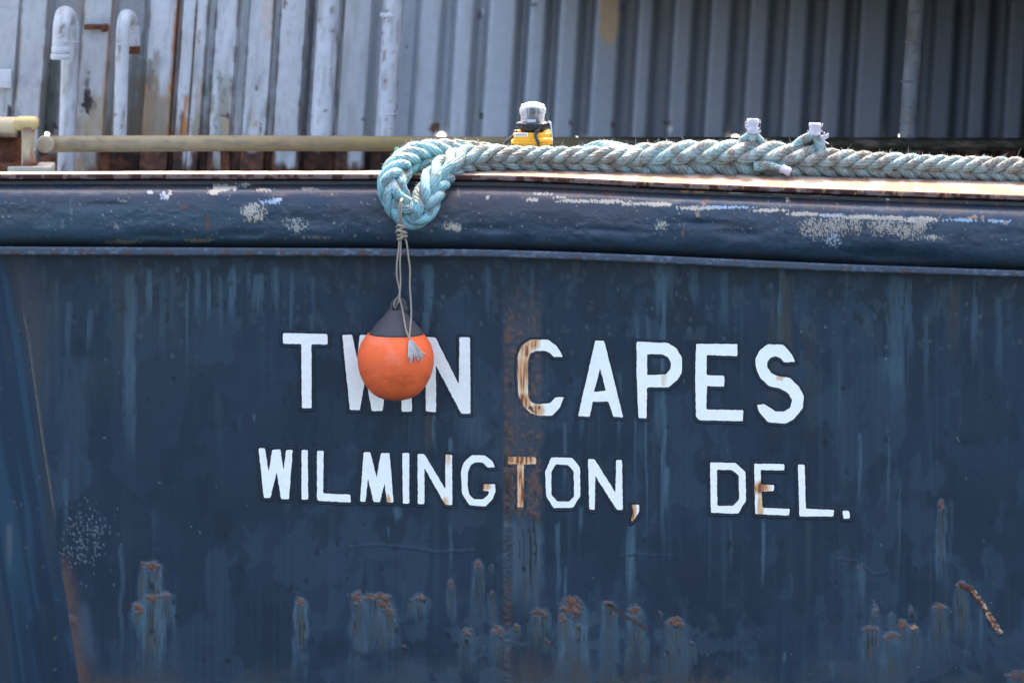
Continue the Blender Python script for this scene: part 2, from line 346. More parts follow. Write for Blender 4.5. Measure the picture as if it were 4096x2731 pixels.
for a in [(520, 1090, 1960, 26, .75), (500, 1040, 1500, 40, .35, BRN), (592, 1070, 1290, 13, .9), (270, 1200, 1500, 14, .5), (360, 1230, 1420, 12, .5), (752, 1100, 1560, 6, .7),
          (795, 1080, 1300, 12, .7), (832, 1070, 1330, 8, .8), (930, 1060, 1330, 14, .8), (1030, 1090, 1280, 26, .8), (1000, 1080, 1200, 10, .7), (1018, 1652, 1700, 6, 1.2),
          (1100, 1060, 1230, 12, .5), (1715, 1050, 1320, 22, .8), (1700, 1240, 1400, 18, .9), (1718, 1640, 1820, 20, .9, BRN), (1738, 1640, 1830, 7, .8), (1900, 1660, 1800, 40, .5),
          (1800, 1745, 1850, 8, .9), (1860, 1500, 1850, 45, .35), (2260, 1680, 2000, 9, .6), (2330, 2020, 2120, 10, .7), (2550, 1250, 1650, 10, .5), (2590, 1260, 1700, 8, .5), (2655, 1090, 2420, 10, .9),
          (2640, 1560, 1800, 22, .5), (2545, 1660, 2050, 5, .6), (2585, 1660, 2280, 5, .6), (2668, 1860, 2100, 10, .8), (2525, 2090, 2420, 20, .8), (2522, 2200, 2440, 7, 1.0), (2660, 1050, 1250, 40, .6),
          (2780, 1060, 1250, 20, .5), (2900, 1080, 1350, 16, .5), (3050, 2075, 2360, 8, .9), (3125, 1060, 1500, 14, .9), (3148, 1100, 1620, 26, .9, BRN), (3100, 1250, 1900, 26, .45, BRN), (3240, 2080, 2330, 8, .5, BRN), (3443, 1725, 2060, 7, .9),
          (3590, 1100, 1750, 40, .55), (3640, 1110, 1500, 14, .5), (3570, 1420, 1560, 50, .5), (3550, 1700, 2150, 6, .5), (3600, 1900, 2300, 5, .5), (3820, 1120, 1500, 30, .6, BRN), (3900, 1180, 1500, 14, .5),
          (3240, 1300, 1900, 30, .35, BRN), (3700, 1250, 1700, 12, .35), (4000, 1180, 1600, 18, .35), (1590, 2020, 2090, 22, .9), (1555, 2100, 2160, 5, .8), (2230, 2090, 2470, 10, .6), (2235, 2080, 2200, 6, .7),
          (2262, 2260, 2420, 6, .9), (1800, 2080, 2330, 8, .5), (3440, 2270, 2420, 13, .8), (3560, 2440, 2600, 10, .5), (3920, 2400, 2640, 9, .7), (3330, 2640, 2720, 20, .6), (3140, 2600, 2650, 10, .7),
          (300, 1420, 2000, 60, .22), (160, 1080, 1800, 30, .5, (0.055, 0.052, 0.052)), (210, 1100, 1700, 22, .35, (0.055, 0.06, 0.065)), (650, 1100, 1500, 14, .3), (690, 1060, 1400, 12, .3), (880, 1100, 1400, 8, .5), (1170, 1080, 1400, 10, .35), (1250, 1100, 1500, 10, .3)]:
    streak(*a)
for k in range(26):                                   # fainter runs everywhere
    x = RNG.uniform(-800, 4900); y0 = RNG.choice([1060, RNG.uniform(1100, 2300)]); streak(x, y0, y0 + RNG.uniform(120, 500), RNG.uniform(3, 12), RNG.uniform(.2, .5))
# doubler strip and weld seam at midships
xs0, xs1 = 2012 + 16 * (fbm(Y / 60, X * 0, 1) - .5), 2166 + 30 * (fbm(Y / 60, X * 0, 2) - .5)
strip = ss(-10, 12, X - xs0) * ss(-16, 16, xs1 - X)
up = 1 - ss(2070, 2100, Y)
up = 1 - ss(2050, 2115, Y + 90 * (fbm(X / 30, Y / 60, 4) - .5))
lerp(colr, (0.080, 0.080, 0.088), 0.70 * ss(1060, 1300, Y + 200 * (fbm(X / 50, Y / 120, 2) - .5)) * strip * up * (0.5 + 0.8 * fbm(X / 30, Y / 120, 3)))
lerp(colr, (0.085, 0.112, 0.138), strip * (1 - up) * (1 - ss(2330, 2470, Y + 120 * (fbm(X / 24, Y / 200, 1) - .5))) * (0.35 + 0.8 * vn(X / 17, Y / 220, 4)))
lerp(colr, (0.066, 0.060, 0.050), strip * (1 - up) * 0.4 * ss(0.5, 0.7, fbm(X / 20, Y / 170, 6)))
lerp(colr, (0.075, 0.100, 0.125), (1 - ss(0, 90, np.abs(X - 1950))) * ss(1480, 1600, Y) * (1 - ss(1800, 2000, Y)) * .5 * ss(.45, .65, fbm(X / 50, Y / 70, 3, 5)))
disp += 0.003 * strip * up
n = fbm(X / 11, Y / 17, 4, 4)
fleck = ss(0.0, 0.05, n - 0.635 + 0.09 * ss(1500, 2000, Y) + 0.06 * (np.abs(X - xs0 - 18) < 22) + 0.05 * (np.abs(xs1 - 30 - X) < 24)) * strip * up * ss(1080, 1350, Y)
lerp(colr, (0.165, 0.078, 0.056), 0.9 * fleck); disp += 0.0015 * fleck
n = fbm(X / 11 + 5, Y / 17, 5, 4)
lerp(colr, (0.105, 0.050, 0.042), .8 * np.exp(-((X - 2062 - 20 * (vn(Y / 90, Y * 0, 3) - .5)) / 7.0) ** 2) * ss(1060, 1090, Y) * (1 - ss(1250, 1420, Y)) * ss(.35, .6, fbm(X / 9, Y / 30, 2)))
lerp(colr, (0.110, 0.055, 0.045), .75 * np.exp(-((X - 2032) / 12.0) ** 2) * ss(1300, 1500, Y) * (1 - ss(2000, 2100, Y)) * ss(.42, .58, fbm(X / 12, Y / 24, 6, 4)))
near = np.exp(-((X - 2030) / 16.0) ** 2)
m = near * ss(2080, 2110, Y)
disp += m * (0.004 + 0.007 * (fbm(X / 16, Y / 9, 1, 3) - .5)); lerp(colr, (0.016, 0.022, 0.032), .7 * m * ss(.42, .58, fbm(X / 14, Y / 7, 6, 3)))
lerp(colr, (0.095, 0.048, 0.042), 1.2 * near * ss(2290, 2340, Y) * (0.35 + .6 * fbm(X / 12, Y / 16, 2)) * (1 - .5 * ss(2600, 2731, Y)))
lerp(colr, (0.05, 0.04, 0.035), 0.6 * near * ss(2080, 2110, Y) * (1 - ss(2290, 2340, Y)) * ss(.4, .6, n))
lerp(colr, RUSTA, near * up * ss(1650, 2000, Y) * ss(.42, .55, n))
DK = (0.020, 0.018, 0.018)
for a in [(2092, 2110, 2300, 4, .9, DK), (2120, 2100, 2420, 5, .9, DK), (2138, 2060, 2330, 4, 1.0, DK), (2075, 2150, 2250, 4, .7, DK), (2150, 2250, 2450, 8, .6, BRN), (2105, 2300, 2600, 10, .6, BRN)]: streak(*a)
# rust blisters with runs below them
def rust(x, y, wd, h=None, run=200, amt=1.0, halo=1.0, bright=0.0):
    h = h or wd * 0.6
    k_ = RNG.uniform(.75, 1.35); run *= RNG.uniform(.8, 1.5); pal = RNG.uniform(.55, 1.15); wd *= k_; h *= RNG.uniform(.8, 1.5)
    s = sub(x - 3.6 * wd - 40, x + 3.6 * wd + 40, y - 2.5 * h - 25, y + run + 60); xs = X[s]; ys = Y[s]; cc = colr[s]; dd = disp[s]
    nz = 2.0 * (fbm(xs / 12 + x, ys / 9 + y, 3, 4) - .5)
    r = np.sqrt(((xs - x) / wd) ** 2 + ((ys - y) / h) ** 2)
    W_ = 8 + wd * (1.25 + .45 * ss(y, y + run, ys)); uu = np.abs(xs - x - 0.15 * wd + 12 * (vn(ys / 60, ys * 0 + x, 3) - .5)) / W_ + .5 * (fbm(xs / 8, ys / 50, 7, 3) - .5)
    body = (1 - ss(.65, 1.3, uu)) * ss(y - h, y + h, ys)
    fade = 1 - ss(y + 0.35 * run, y + run, ys + 0.3 * run * (vn(xs / 8, xs * 0, 6) - .5))
    rimw = .60 + .50 * np.exp(-((uu - .8) / .3) ** 2)
    lerp(cc, (0.098, 0.150, 0.182), .90 * pal * amt * body * fade * rimw * (0.40 + 0.9 * vn(xs / 7, ys / 70, 2)) * (.5 + .7 * fbm(xs / 20, ys / 34, 5, 4)))
    core = (1 - ss(.35, .75, uu)) * ss(y, y + h, ys) * (1 - ss(y + .3 * run, y + .8 * run, ys))
    lerp(cc, (0.090, 0.072, 0.054), 0.85 * amt * core * ss(.25, .6, vn(xs / 6, ys / 90, 4)))
    lerp(cc, (0.018, 0.017, 0.018), 0.75 * amt * core * ss(.70, .80, vn(xs / 4.5 + 3, ys / 60, 1)))
    lerp(cc, (0.13, 0.15, 0.185), 0.75 * halo * (1 - ss(1.0, 1.55, r + .5 * nz)))
    b = 1 - ss(0.70, 0.95, r + 1.3 * nz)
    t = fbm(xs / 6, ys / 6, 5, 3)[..., None]
    c = RUSTA * (1 - t) + RUSTB * t * 1.25 + bright * np.array((.35, .18, .07))  # bright paints sunlight onto the lit rust spots
    bb = np.clip(b * amt, 0, 1)[..., None]; cc += (c - cc) * bb
    dd += 0.003 * b * (0.5 + t[..., 0]); colr[s] = cc; disp[s] = dd
for a in [(640, 2300, 6, 5, 380, .9), (605, 2262, 34, 12, 450), (570, 2250, 5, 5, 420, .9, .2), (605, 2391, 24, 12, 300), (553, 2428, 16, 14, 110), (660, 2380, 26, 10, 200, .6), (1201, 2406, 16, 16, 330), (1431, 2388, 24, 18, 320), (1510, 2386, 34, 16, 330), (1540, 2412, 18, 18, 140, 1, .2), (1560, 2442, 15, 22, 120, 1, .3),
          (1678, 2386, 13, 14, 110, .9), (1690, 2394, 20, 5, 40, .8, .3), (1646, 2400, 6, 6, 90, .8), (1803, 2337, 9, 14, 230, .8), (1911, 2255, 12, 14, 220, .9), (1865, 2530, 17, 20, 120), (1880, 2520, 12, 10, 60, 1, .3), (1992, 2523, 18, 17, 150), (2004, 2545, 8, 14, 40, 1, .2),
          (2066, 2505, 12, 9, 60), (2158, 2448, 26, 16, 160, 1, .6), (2175, 2458, 14, 11, 120, 1, .2), (2284, 2424, 30, 26, 300, 1.1, .7), (2300, 2450, 20, 14, 100, 1, .1), (2249, 2472, 13, 13, 120), (2315, 2495, 9, 8, 60), (2433, 2412, 20, 9, 230, .9), (2541, 2445, 21, 18, 230),
          (2699, 2486, 32, 18, 230, 1.1, .8), (2720, 2500, 15, 12, 100, 1, .2), (2642, 2455, 6, 9, 60, .7), (2186, 2566, 12, 12, 60, .8, .2), (1615, 2586, 7, 9, 60, .7, .4), (2765, 2570, 8, 6, 100, .5, .6),
          (3764, 2019, 11, 17, 480), (3846, 2340, 14, 12, 360), (3756, 2427, 22, 15, 260), (3483, 2512, 26, 9, 260, 1, .7), (3505, 2516, 9, 8, 30, 1.1, 0, .5), (3565, 2541, 24, 15, 220), (3610, 2499, 13, 15, 160), (3650, 2512, 13, 10, 220), (3655, 2507, 12, 9, 20, 1.2, 0, 1.0),
          (3501, 2440, 10, 16, 120, .5), (3566, 2455, 6, 8, 120, .7, .3), (3440, 2266, 9, 9, 90, .4, .8), (4078, 2700, 36, 16, 80), (3642, 2440, 8, 12, 60, .4, .6), (1968, 2372, 8, 7, 130, .7, .5), (280, 2480, 20, 16, 200, .7),
          (1968, 2260, 4, 4, 30, .5), (4270, 2400, 20, 14, 250), (4430, 2560, 26, 16, 200), (-250, 2400, 20, 14, 250), (-500, 2300, 26, 16, 300)]:
    rust(*a)
def scratch(pts, wd, c, bump_=0.0):
    global disp
    acc = np.zeros_like(disp)
    for (x0, y0), (x1, y1) in zip(pts[:-1], pts[1:]):
        for t in np.linspace(0, 1, 40):
            x = x0 + (x1 - x0) * t; y = y0 + (y1 - y0) * t
            s = sub(x - 22, x + 22, y - 22, y + 22); xs = X[s]; ys = Y[s]; cc = colr[s]
            r = np.hypot(xs - x, ys - y) / wd + 1.1 * (fbm(xs / 8, ys / 8, 2, 3) - .5)
            b = 1 - ss(.6, 1.0, r); lerp(cc, c * (0.6 + .8 * RNG.rand()), .6 * b); colr[s] = cc
            acc[s] = np.maximum(acc[s], b)
    disp += bump_ * acc
scratch([(2433, 2414), (2500, 2465), (2587, 2515)], 8, RUSTA * 1.2)
scratch([(3846, 2340), (3880, 2352), (3925, 2410), (3960, 2465), (4000, 2531)], 11, np.array((0.13, 0.040, 0.024)), 0.004)
for k in range(44):                                    # torn weld flakes, with their sunlit brightness painted in
    t = RNG.rand() ** 1.0; x = np.interp(t, [0, .3, 1], [3892, 3925, 4003]) + RNG.choice([-9, 9]) * RNG.uniform(.5, 1.1); y = np.interp(t, [0, .3, 1], [2358, 2410, 2533])
    s = sub(x - 9, x + 9, y - 9, y + 9); cc = colr[s]; lerp(cc, RNG.choice([0, 1]) * np.array((.5, .42, .28)) * .6 + np.array((.50, .20, .09)), (np.hypot(X[s] - x, Y[s] - y) < RNG.uniform(3, 6)) * .9); colr[s] = cc
scratch([(1400, 2187), (1500, 2178), (1560, 2180), (1640, 2190), (1740, 2206), (1900, 2200)], 5, np.array((0.032, 0.050, 0.076)), 0.0012)
scratch([(3345, 2236), (3420, 2240), (3500, 2300), (3560, 2285)], 5, np.array((0.028, 0.046, 0.072)), 0.0010)
scratch([(2480, 2225), (2540, 2215), (2600, 2222), (2680, 2218)], 4, np.array((0.028, 0.046, 0.072)), 0.0010)
def flecks(n_, x0, x1, y0, y1, c, r0, r1, f=None):
    for k in range(n_):
        x = RNG.uniform(x0, x1); y = RNG.uniform(y0, y1)
        if f and not f(x, y): continue
        r = RNG.uniform(r0, r1); s = sub(x - 12, x + 12, y - 16, y + 16); cc = colr[s]
        lerp(cc, np.array(c) * RNG.uniform(.5, 1.2), (np.hypot(X[s] - x, (Y[s] - y) * .7) < r) * .8); colr[s] = cc
flecks(700, 235, 500, 1960, 2360, (0.20, 0.20, 0.21), 2.5, 3.6, lambda x, y: RNG.rand() < 1.3 * math.exp(-((x - 330 + (y - 2150) * .12) / 75) ** 2 - ((y - 2160) / 120) ** 2) * (.3 + 1.2 * vn(x / 30, y / 30, 3)))
flecks(70, -900, 5000, 1300, 2750, (0.22, 0.23, 0.22), 2.6, 3.4)
flecks(120, 400, 4500, 1060, 1450, (0.06, 0.08, 0.10), 4, 9)
flecks(160, 400, 4500, 1500, 2700, (0.012, 0.022, 0.04), 4, 10)
n = fbm(X / 70, Y / 60, 3, 5)
lerp(colr, (0.060, 0.088, 0.115), .6 * ss(.50, .60, n) * np.exp(-((X - 2250) / 750) ** 4) * ss(2330, 2520, Y))
lerp(colr, (0.048, 0.070, 0.095), .5 * ss(.52, .60, fbm(X / 90 + 2, Y / 60, 5, 5)) * np.exp(-((X - 3650) / 420) ** 4) * ss(2350, 2560, Y))
lerp(colr, (0.040, 0.060, 0.085), .5 * ss(.50, .58, fbm(X / 60 + 2, Y / 80, 7, 5)) * np.exp(-((X - 1850) / 190) ** 2) * ss(1450, 1700, Y) * (1 - ss(2250, 2450, Y)))
for cx, cy, rx, ry in [(1680, 2610, 190, 40), (1300, 2600, 120, 60), (2620, 2330, 60, 170), (2760, 2230, 60, 120)]:
    lerp(colr, (0.0125, 0.0225, 0.042), .6 * (1 - ss(.6, 1.2, np.hypot((X - cx) / rx, (Y - cy) / ry) + 2.0 * (fbm(X / 50, Y / 50, 2, 4) - .5))))
lerp(colr, (0.085, 0.060, 0.048), .38 * ss(2520, 2720, Y) * np.exp(-((X - 2380) / 420) ** 4) * ss(.42, .66, vn(X / 34, Y / 260, 3)))
# bright haze painted along the foot of the plate, plus rust marks
lerp(colr, (0.060, 0.066, 0.078), 0.6 * ss(2610, 2720, Y + 60 * (fbm(X / 130, Y / 60, 2) - .5)) * ss(.38, .62, fbm(X / 160, Y / 120, 7)))
lerp(colr, (0.10, 0.075, 0.055), 0.6 * ss(2680, 2725, Y) * ss(.55, .65, fbm(X / 9, Y / 40, 1, 3)) * ss(1950, 2100, X) * (1 - ss(2900, 3100, X)))
for (cx, cy, rx, ry) in [(2120, 2690, 60, 70), (2300, 2690, 40, 60), (400, 2725, 300, 25), (2800, 2730, 260, 20)]:
    lerp(colr, (0.085, 0.062, 0.05), 0.45 * np.exp(-((X - cx) / rx) ** 2 - ((Y - cy) / ry) ** 2) * (.5 + vn(X / 12, Y / 60, 2)))
lerp(colr, (0.010, 0.016, 0.026), 0.7 * np.exp(-(((X - 1160) / 12) ** 4 + ((Y - 1555) / 30) ** 4)))
lerp(colr, (0.012, 0.020, 0.033), 0.6 * np.exp(-(((X - 1535) / 36) ** 4 + ((Y - 2085) / 15) ** 4)))
# everything left of the corner belongs to the side plate
corner = X - edge_x(Y)
rim = np.exp(-(corner / 7) ** 2)
lerp(colr, (0.20, 0.14, 0.10), rim * ss(1200, 1300, Y) * (1 - ss(1950, 2150, Y)) * (.3 + .9 * fbm(X / 12, Y / 12, 2)))
band = np.exp(-((corner - 16) / 30) ** 2)
lerp(colr, (0.115, 0.062, 0.055), 1.25 * band * ss(2180, 2320, Y) * (.35 + .9 * fbm(X / 14, Y / 26, 1)))
lerp(colr, (0.075, 0.060, 0.058), .7 * np.exp(-((corner - 26) / 34) ** 2) * (1 - ss(1250, 1700, Y)) * (.5 + .6 * fbm(X / 20, Y / 50, 1)))
lerp(colr, (0.080, 0.100, 0.128), .6 * np.exp(-((corner - 62) / 26) ** 2) * ss(2380, 2440, Y) * (1 - ss(2600, 2680, Y)))
disp += 0.004 * rim
SEAM = -2
keep = (corner > SEAM)
# collapse the columns left of the corner onto it: the transom stops at the corner line
Xg = np.maximum(X, edge_x(Y) + SEAM)
def hull_y(x, y): return 0.0 * x
colr *= (.68, .77, .775)
Vt = P(Xg, Y, -disp)
fm = keep[:-1, 1:] | keep[1:, 1:]
me = mesh('transom', Vt, gridF(*X.shape, fm), True, colr); link('transom', me, M_HULL, boat)
# ---- side plate turning away at the left
u = np.concatenate([np.linspace(0, 420, 85), np.linspace(440, 5200, 60)]); yy = np.concatenate([np.arange(1000, 2800, 6.0), [2900, 3200, 3500]])
U, YY = np.meshgrid(u, yy); XX = edge_x(YY) + SEAM - U
cs = np.ones(XX.shape + (3,)) * (0.0165, 0.0400, 0.0700)
sxx = XX - edge_x(YY) * 1.0
lerp(cs, (0.030, 0.075, 0.115), .8 * ss(.45, .75, vn(sxx / 14, YY / 700, 1) * .6 + .4 * vn(sxx / 45, YY / 400, 2)))
lerp(cs, (0.040, 0.052, 0.066), .7 * ss(.52, .75, fbm(sxx / 50, YY / 420, 3)))
lerp(cs, (0.013, 0.026, 0.045), .7 * ss(.55, .7, fbm(sxx / 60, YY / 300, 5)) * ss(2000, 2400, YY))
lerp(cs, (0.13, 0.15, 0.17), .8 * np.exp(-((XX - 38) / 12) ** 2) * ss(2080, 2110, YY) * (1 - ss(2160, 2330, YY)))
for k in range(20):
    x = RNG.uniform(0, 240); y = RNG.uniform(1300, 2700); r = RNG.uniform(3, 7)
    lerp(cs, RNG.choice([0, 1]) * np.array((.08, .01, -.03)) + np.array((.10, .10, .11)), .8 * (np.hypot(XX - x, YY - y) < r))
lerp(cs, (0.05, 0.045, 0.05), .7 * np.exp(-(U / 34) ** 2) * (1 - ss(1150, 1500, YY)))
cs *= (.64, .70, .72)
depth = 0.30 * U / 1000 + 0.25 * (U / 1000) ** 2
me = mesh('hull_side', P(XX, YY, depth - 0.002), gridF(*XX.shape), True, cs); link('hull_side', me, M_HULL, boat)

# ---- cap rail, rub rail and flange: swept along the sheer
gx2 = np.concatenate([np.arange(-1200, -10, 20), np.arange(-10, 4110, 4), np.arange(4110, 5300, 20)]).astype(float)
CF = cap_f(gx2); FT = fl_t(gx2); FB = fl_b(gx2)
bend = 0.00000009 * np.maximum(0, 60 - gx2) ** 2 + 0.0002 * np.maximum(0, 40 - gx2)   # the rail follows the hull round the corner
def sweep(rows_depths, wob=None):
    R = []; D = []
    for f, d in rows_depths: R.append(f); D.append(d + 0 * gx2)
    return np.array(R), np.array(D)
# rub rail profile: fraction t from the cap lip to the flange
tt = np.linspace(0, 1, 76)
def rail_d(t):
    d = np.where(t < 0.10, 0.012, 0.0)
    th = np.clip((t - 0.09) / 0.91, 0, 1)
    bul = 0.098 * np.power(np.clip(1 - np.abs(2 * th - 1.0) ** 3.4, 0, 1), 0.52)
    return np.maximum(d, 0.008 + bul)
Tm, Xr = np.meshgrid(tt, gx2, indexing='ij')
lip = CF + 20
Rr = lip + (FT + 1 - lip) * Tm
Dr = rail_d(Tm) + 0.0085 * (fbm(Xr / 260, Tm * 2.2, 1, 3) - .5) * ss(.1, .3, Tm) * ss(0, .2, 1 - Tm)
Dr += 0.0030 * (fbm(Xr / 22, Tm * 22, 6, 3) - .5) * ss(.3, .5, Tm) * ss(0, .15, 1 - Tm) * ss(.42, .58, fbm(Xr / 200, Tm * 3, 2))
Dr += 0.0055 * (fbm(Xr / 60, Tm * 8, 3, 3) - .5) * ss(.1, .3, Tm) * ss(0, .15, 1 - Tm)
for cx, ct, rx, rt, a in [(3560, .86, 200, .10, -.032), (2950, .62, 90, .08, -.008), (2830, .5, 120, .05, -.008), (640, .83, 110, .07, -.014), (980, .80, 90, .06, -.010), (430, .38, 80, .05, -.006), (1250, .6, 140, .1, -.006), (2420, .66, 150, .05, -.006), (1980, .7, 100, .06, -.007)]:
    Dr += a * np.exp(-((Xr - cx) / rx) ** 2 - ((Tm - ct) / rt) ** 2)
c = np.ones(Xr.shape + (3,)) * (0.0270, 0.047, 0.073)
c *= (.85 + .3 * fbm(Xr / 200, Rr / 120, 2))[..., None]
lerp(c, (0.048, 0.086, 0.112), .75 * (1 - ss(500, 1500, Xr)) * ss(.28, .45, Tm) * (.5 + .6 * fbm(Xr / 120, Rr / 50, 6, 4)))
lerp(c, (0.050, 0.078, 0.105), .6 * ss(.5, .62, fbm(Xr / 90, Rr / 34, 7, 5)) * ss(.25, .4, Tm) * ss(0, .2, .95 - Tm))
lerp(c, (0.060, 0.055, 0.068), .6 * ss(.42, .62, fbm(Xr / 240 + 3, Rr / 90, 4)) * (1 - ss(.45, .75, Tm)) )
lerp(c, (0.085, 0.060, 0.062), .7 * np.exp(-((Xr - 2080) / 330) ** 2) * (1 - ss(.2, .55, Tm)) * (.4 + .8 * fbm(Xr / 40, Rr / 60, 2)))
lerp(c, (0.045, 0.066, 0.088), .5 * ss(.55, .8, vn(Xr / 9, Rr / 300, 2)) * ss(.35, .5, Tm) * ss(.4, .6, fbm(Xr / 300, Rr / 200, 1)))
lerp(c, (0.018, 0.031, 0.037), .75 * ss(.84, .95, Tm + .1 * (fbm(Xr / 60, Rr / 30, 1) - .5)))  # band of shade painted along the rail's lower edge
lerp(c, (0.045, 0.046, 0.036), .7 * ss(.80, .93, Tm) * ss(.52, .62, fbm(Xr / 40, Rr / 16, 3, 5)))
lerp(c, (0.030, 0.045, 0.050), .8 * (1 - ss(.07, .13, Tm + .05 * (fbm(Xr / 30, Rr / 20, 2) - .5))))
lerp(c, (0.085, 0.045, 0.032), .8 * (1 - ss(.04, .16, Tm)) * ss(.52, .60, fbm(Xr / 55, Rr / 14, 6, 5)))
lerp(c, (0.085, 0.055, 0.055), .55 * (1 - ss(.10, .34, Tm)) * ss(.45, .62, fbm(Xr / 30 - Rr / 26, Rr / 90, 4, 4)))
lerp(c, (0.11, 0.055, 0.040), .75 * (1 - ss(.15, .30, Tm)) * ss(.60, .68, fbm(Xr / 26, Rr / 40, 3, 5)) * ss(1900, 2300, Xr) )
def rchip(x, y, wd, h, dens, col_=(0.60, 0.46, 0.34), sc=6, alpha=.95):
    e = np.exp(-np.abs((Xr - x) / wd) ** 2.5 - np.abs((Rr - y) / h) ** 2.5)
    n_ = fbm(Xr / (sc * .75), Rr / (sc * 1.5), int(x) % 7, 3)
    lerp(c, col_, alpha * ss(0.0, 0.05, e * dens - (1 - n_) * .62 ))
CR = (0.60, 0.47, 0.37)
for a in [(900, 752, 62, 18, .55, (0.62, .50, .38), 12), (855, 768, 30, 14, .5), (600, 770, 14, 8, .6, (.55, .5, .47)), (660, 785, 22, 22, .48, (.6, .55, .52)), (680, 772, 14, 12, .5), (490, 805, 24, 7, .42, (.3, .25, .2)), (1005, 838, 42, 26, .5, (.48, .42, .35)), (1080, 808, 46, 12, .5, (.42, .48, .56)), (1110, 800, 22, 10, .55, (.6, .62, .68)),
          (1020, 850, 60, 50, .40), (1180, 900, 60, 40, .38, (.4, .36, .3)), (970, 740, 40, 12, .42), (1060, 760, 40, 10, .42), (465, 905, 22, 16, .5, (.24, .2, .2)), (500, 968, 90, 12, .5, (.16, .14, .10)), (800, 962, 80, 10, .55, (.18, .15, .10)), (830, 890, 12, 40, .55, (.12, .06, .05)), (735, 830, 26, 16, .52, (.11, .07, .065)), (1825, 913, 26, 14, .55, (.5, .45, .36)), (1800, 905, 40, 20, .4),
          (2130, 800, 28, 9, .6), (2170, 775, 60, 8, .40, (.5, .42, .34)), (2300, 806, 90, 9, .5), (2430, 806, 90, 10, .52), (2560, 815, 90, 9, .56), (2640, 818, 60, 10, .58), (2800, 832, 110, 10, .55), (2900, 830, 120, 8, .5, (.36, .45, .54)), (3080, 842, 90, 9, .52), (3220, 856, 80, 10, .60), (3330, 862, 60, 9, .58, (.5, .45, .42)), (3440, 868, 90, 10, .60),
          (3560, 872, 80, 10, .58), (3680, 880, 90, 16, .60), (3680, 900, 34, 34, .50, (.46, .36, .275), 4), (3630, 925, 70, 40, .40, (.46, .36, .275), 4), (3270, 912, 100, 56, .375, (.46, .36, .275), 4), (3350, 900, 70, 50, .375, (.46, .36, .275), 4), (3420, 900, 40, 50, .39, (.46, .36, .275), 4), (3540, 905, 100, 46, .38, (.46, .36, .275), 4), (3330, 960, 40, 40, .38, (.4, .42, .45), 4), (3720, 950, 70, 14, .38, (.5, .4, .3), 4), (3850, 880, 80, 9, .5, (.34, .42, .5)), (3990, 885, 70, 9, .45, (.36, .42, .48)),
          (3890, 868, 24, 10, .55, (.45, .22, .1)), (3930, 872, 10, 14, .5, (.3, .16, .09)), (2740, 765, 18, 6, .75, (.46, .2, .06)), (2795, 768, 26, 6, .75, (.46, .2, .06)), (2790, 858, 10, 14, .55, (.4, .22, .12)), (2815, 815, 12, 8, .6, (.3, .14, .08)), (2640, 900, 40, 26, .40, (.45, .4, .3)), (2730, 930, 10, 14, .5, (.2, .1, .07)), (2950, 772, 50, 4, .55), (3130, 775, 60, 4, .52), (3290, 782, 60, 4, .5), (3150, 800, 6, 14, .6), (3550, 798, 8, 5, .8, (.7, .72, .75)),
          (1120, 780, 40, 10, .45, (.15, .1, .09)), (1320, 780, 60, 10, .5, (.13, .085, .075)), (1240, 755, 60, 10, .45, (.3, .25, .2)), (1260, 950, 100, 10, .4, (.2, .17, .14)), (4020, 895, 12, 10, .6, (.3, .2, .13)), (1815, 800, 22, 34, .55, (.11, .06, .045)), (1835, 770, 10, 24, .5, (.2, .15, .1)), (1950, 790, 10, 10, .5), (2240, 790, 40, 8, .42, (.5, .42, .34)), (2880, 745, 30, 14, .5, (.12, .06, .04)), (3700, 800, 40, 26, .48, (.14, .07, .045)), (3850, 790, 60, 18, .48, (.14, .08, .05)), (400, 750, 60, 8, .5, (.10, .075, .06)), (640, 742, 80, 8, .5, (.10, .075, .06)),
          (250, 900, 10, 40, .40, (.12, .15, .15)), (285, 850, 8, 70, .42, (.11, .15, .17))]:
    rchip(*a)
for k in range(420):
    x = RNG.uniform(-400, 4500); y = RNG.uniform(770, 960); i = np.searchsorted(gx2, [x - 6, x + 6])
    s = (slice(None), slice(i[0], i[1] + 1)); cc = c[s]
    lerp(cc, np.array((.34, .31, .27)) * RNG.uniform(.3, 1), (np.hypot(Xr[s] - x, (Rr[s] - y) * .8) < RNG.uniform(2, 3.6)) * .8); c[s] = cc
c *= (.74, .80, .82)
me = mesh('rub_rail', P(Xr, Rr, -Dr + bend), gridF(*Xr.shape), True, c); link('rub_rail', me, M_RAIL, boat)
# flange below the rail
fr_ = np.linspace(0, 1, 9)
bot = FB + 3 * (fbm(gx2 / 40, gx2 * 0, 3) - .5)
wv = 0.004 * (fbm(gx2 / 90, gx2 * 0, 2) - .5)
Rf = np.array([FT - 4] + [FT + (bot - FT) * f for f in fr_] + [bot + 1, bot - 1])
Df = np.array([0.03 + wv] + [0.105 - .004 * abs(2 * f - 1) ** 6 + wv for f in fr_] + [0.05 + wv, -0.03 + wv]); Xf = np.broadcast_to(gx2, Rf.shape)
cf = np.ones(Rf.shape + (3,)) * (0.062, 0.088, 0.120)
cf *= (.8 + .4 * fbm(Xf / 120, Xf * 0 + 3, 2))[..., None]
lowm = np.linspace(0, 1, 12)[:, None] + 0 * Xf
lerp(cf, (0.10, 0.055, 0.045), .85 * ss(.50, .60, fbm(Xf / 24, Rf / 20, 5, 4) + .26 * lowm - .24 + .06 * np.exp(-((Xf - 1300) / 900) ** 2)))
lerp(cf, (0.20, 0.25, 0.32), .5 * ss(.62, .68, fbm(Xf / 18, Rf / 14, 6, 3)))
cf *= (.72, .71, .72)
me = mesh('rail_flange', P(Xf, Rf, -Df + bend), gridF(*Rf.shape), False, cf); link('rail_flange', me, M_RAIL, boat)
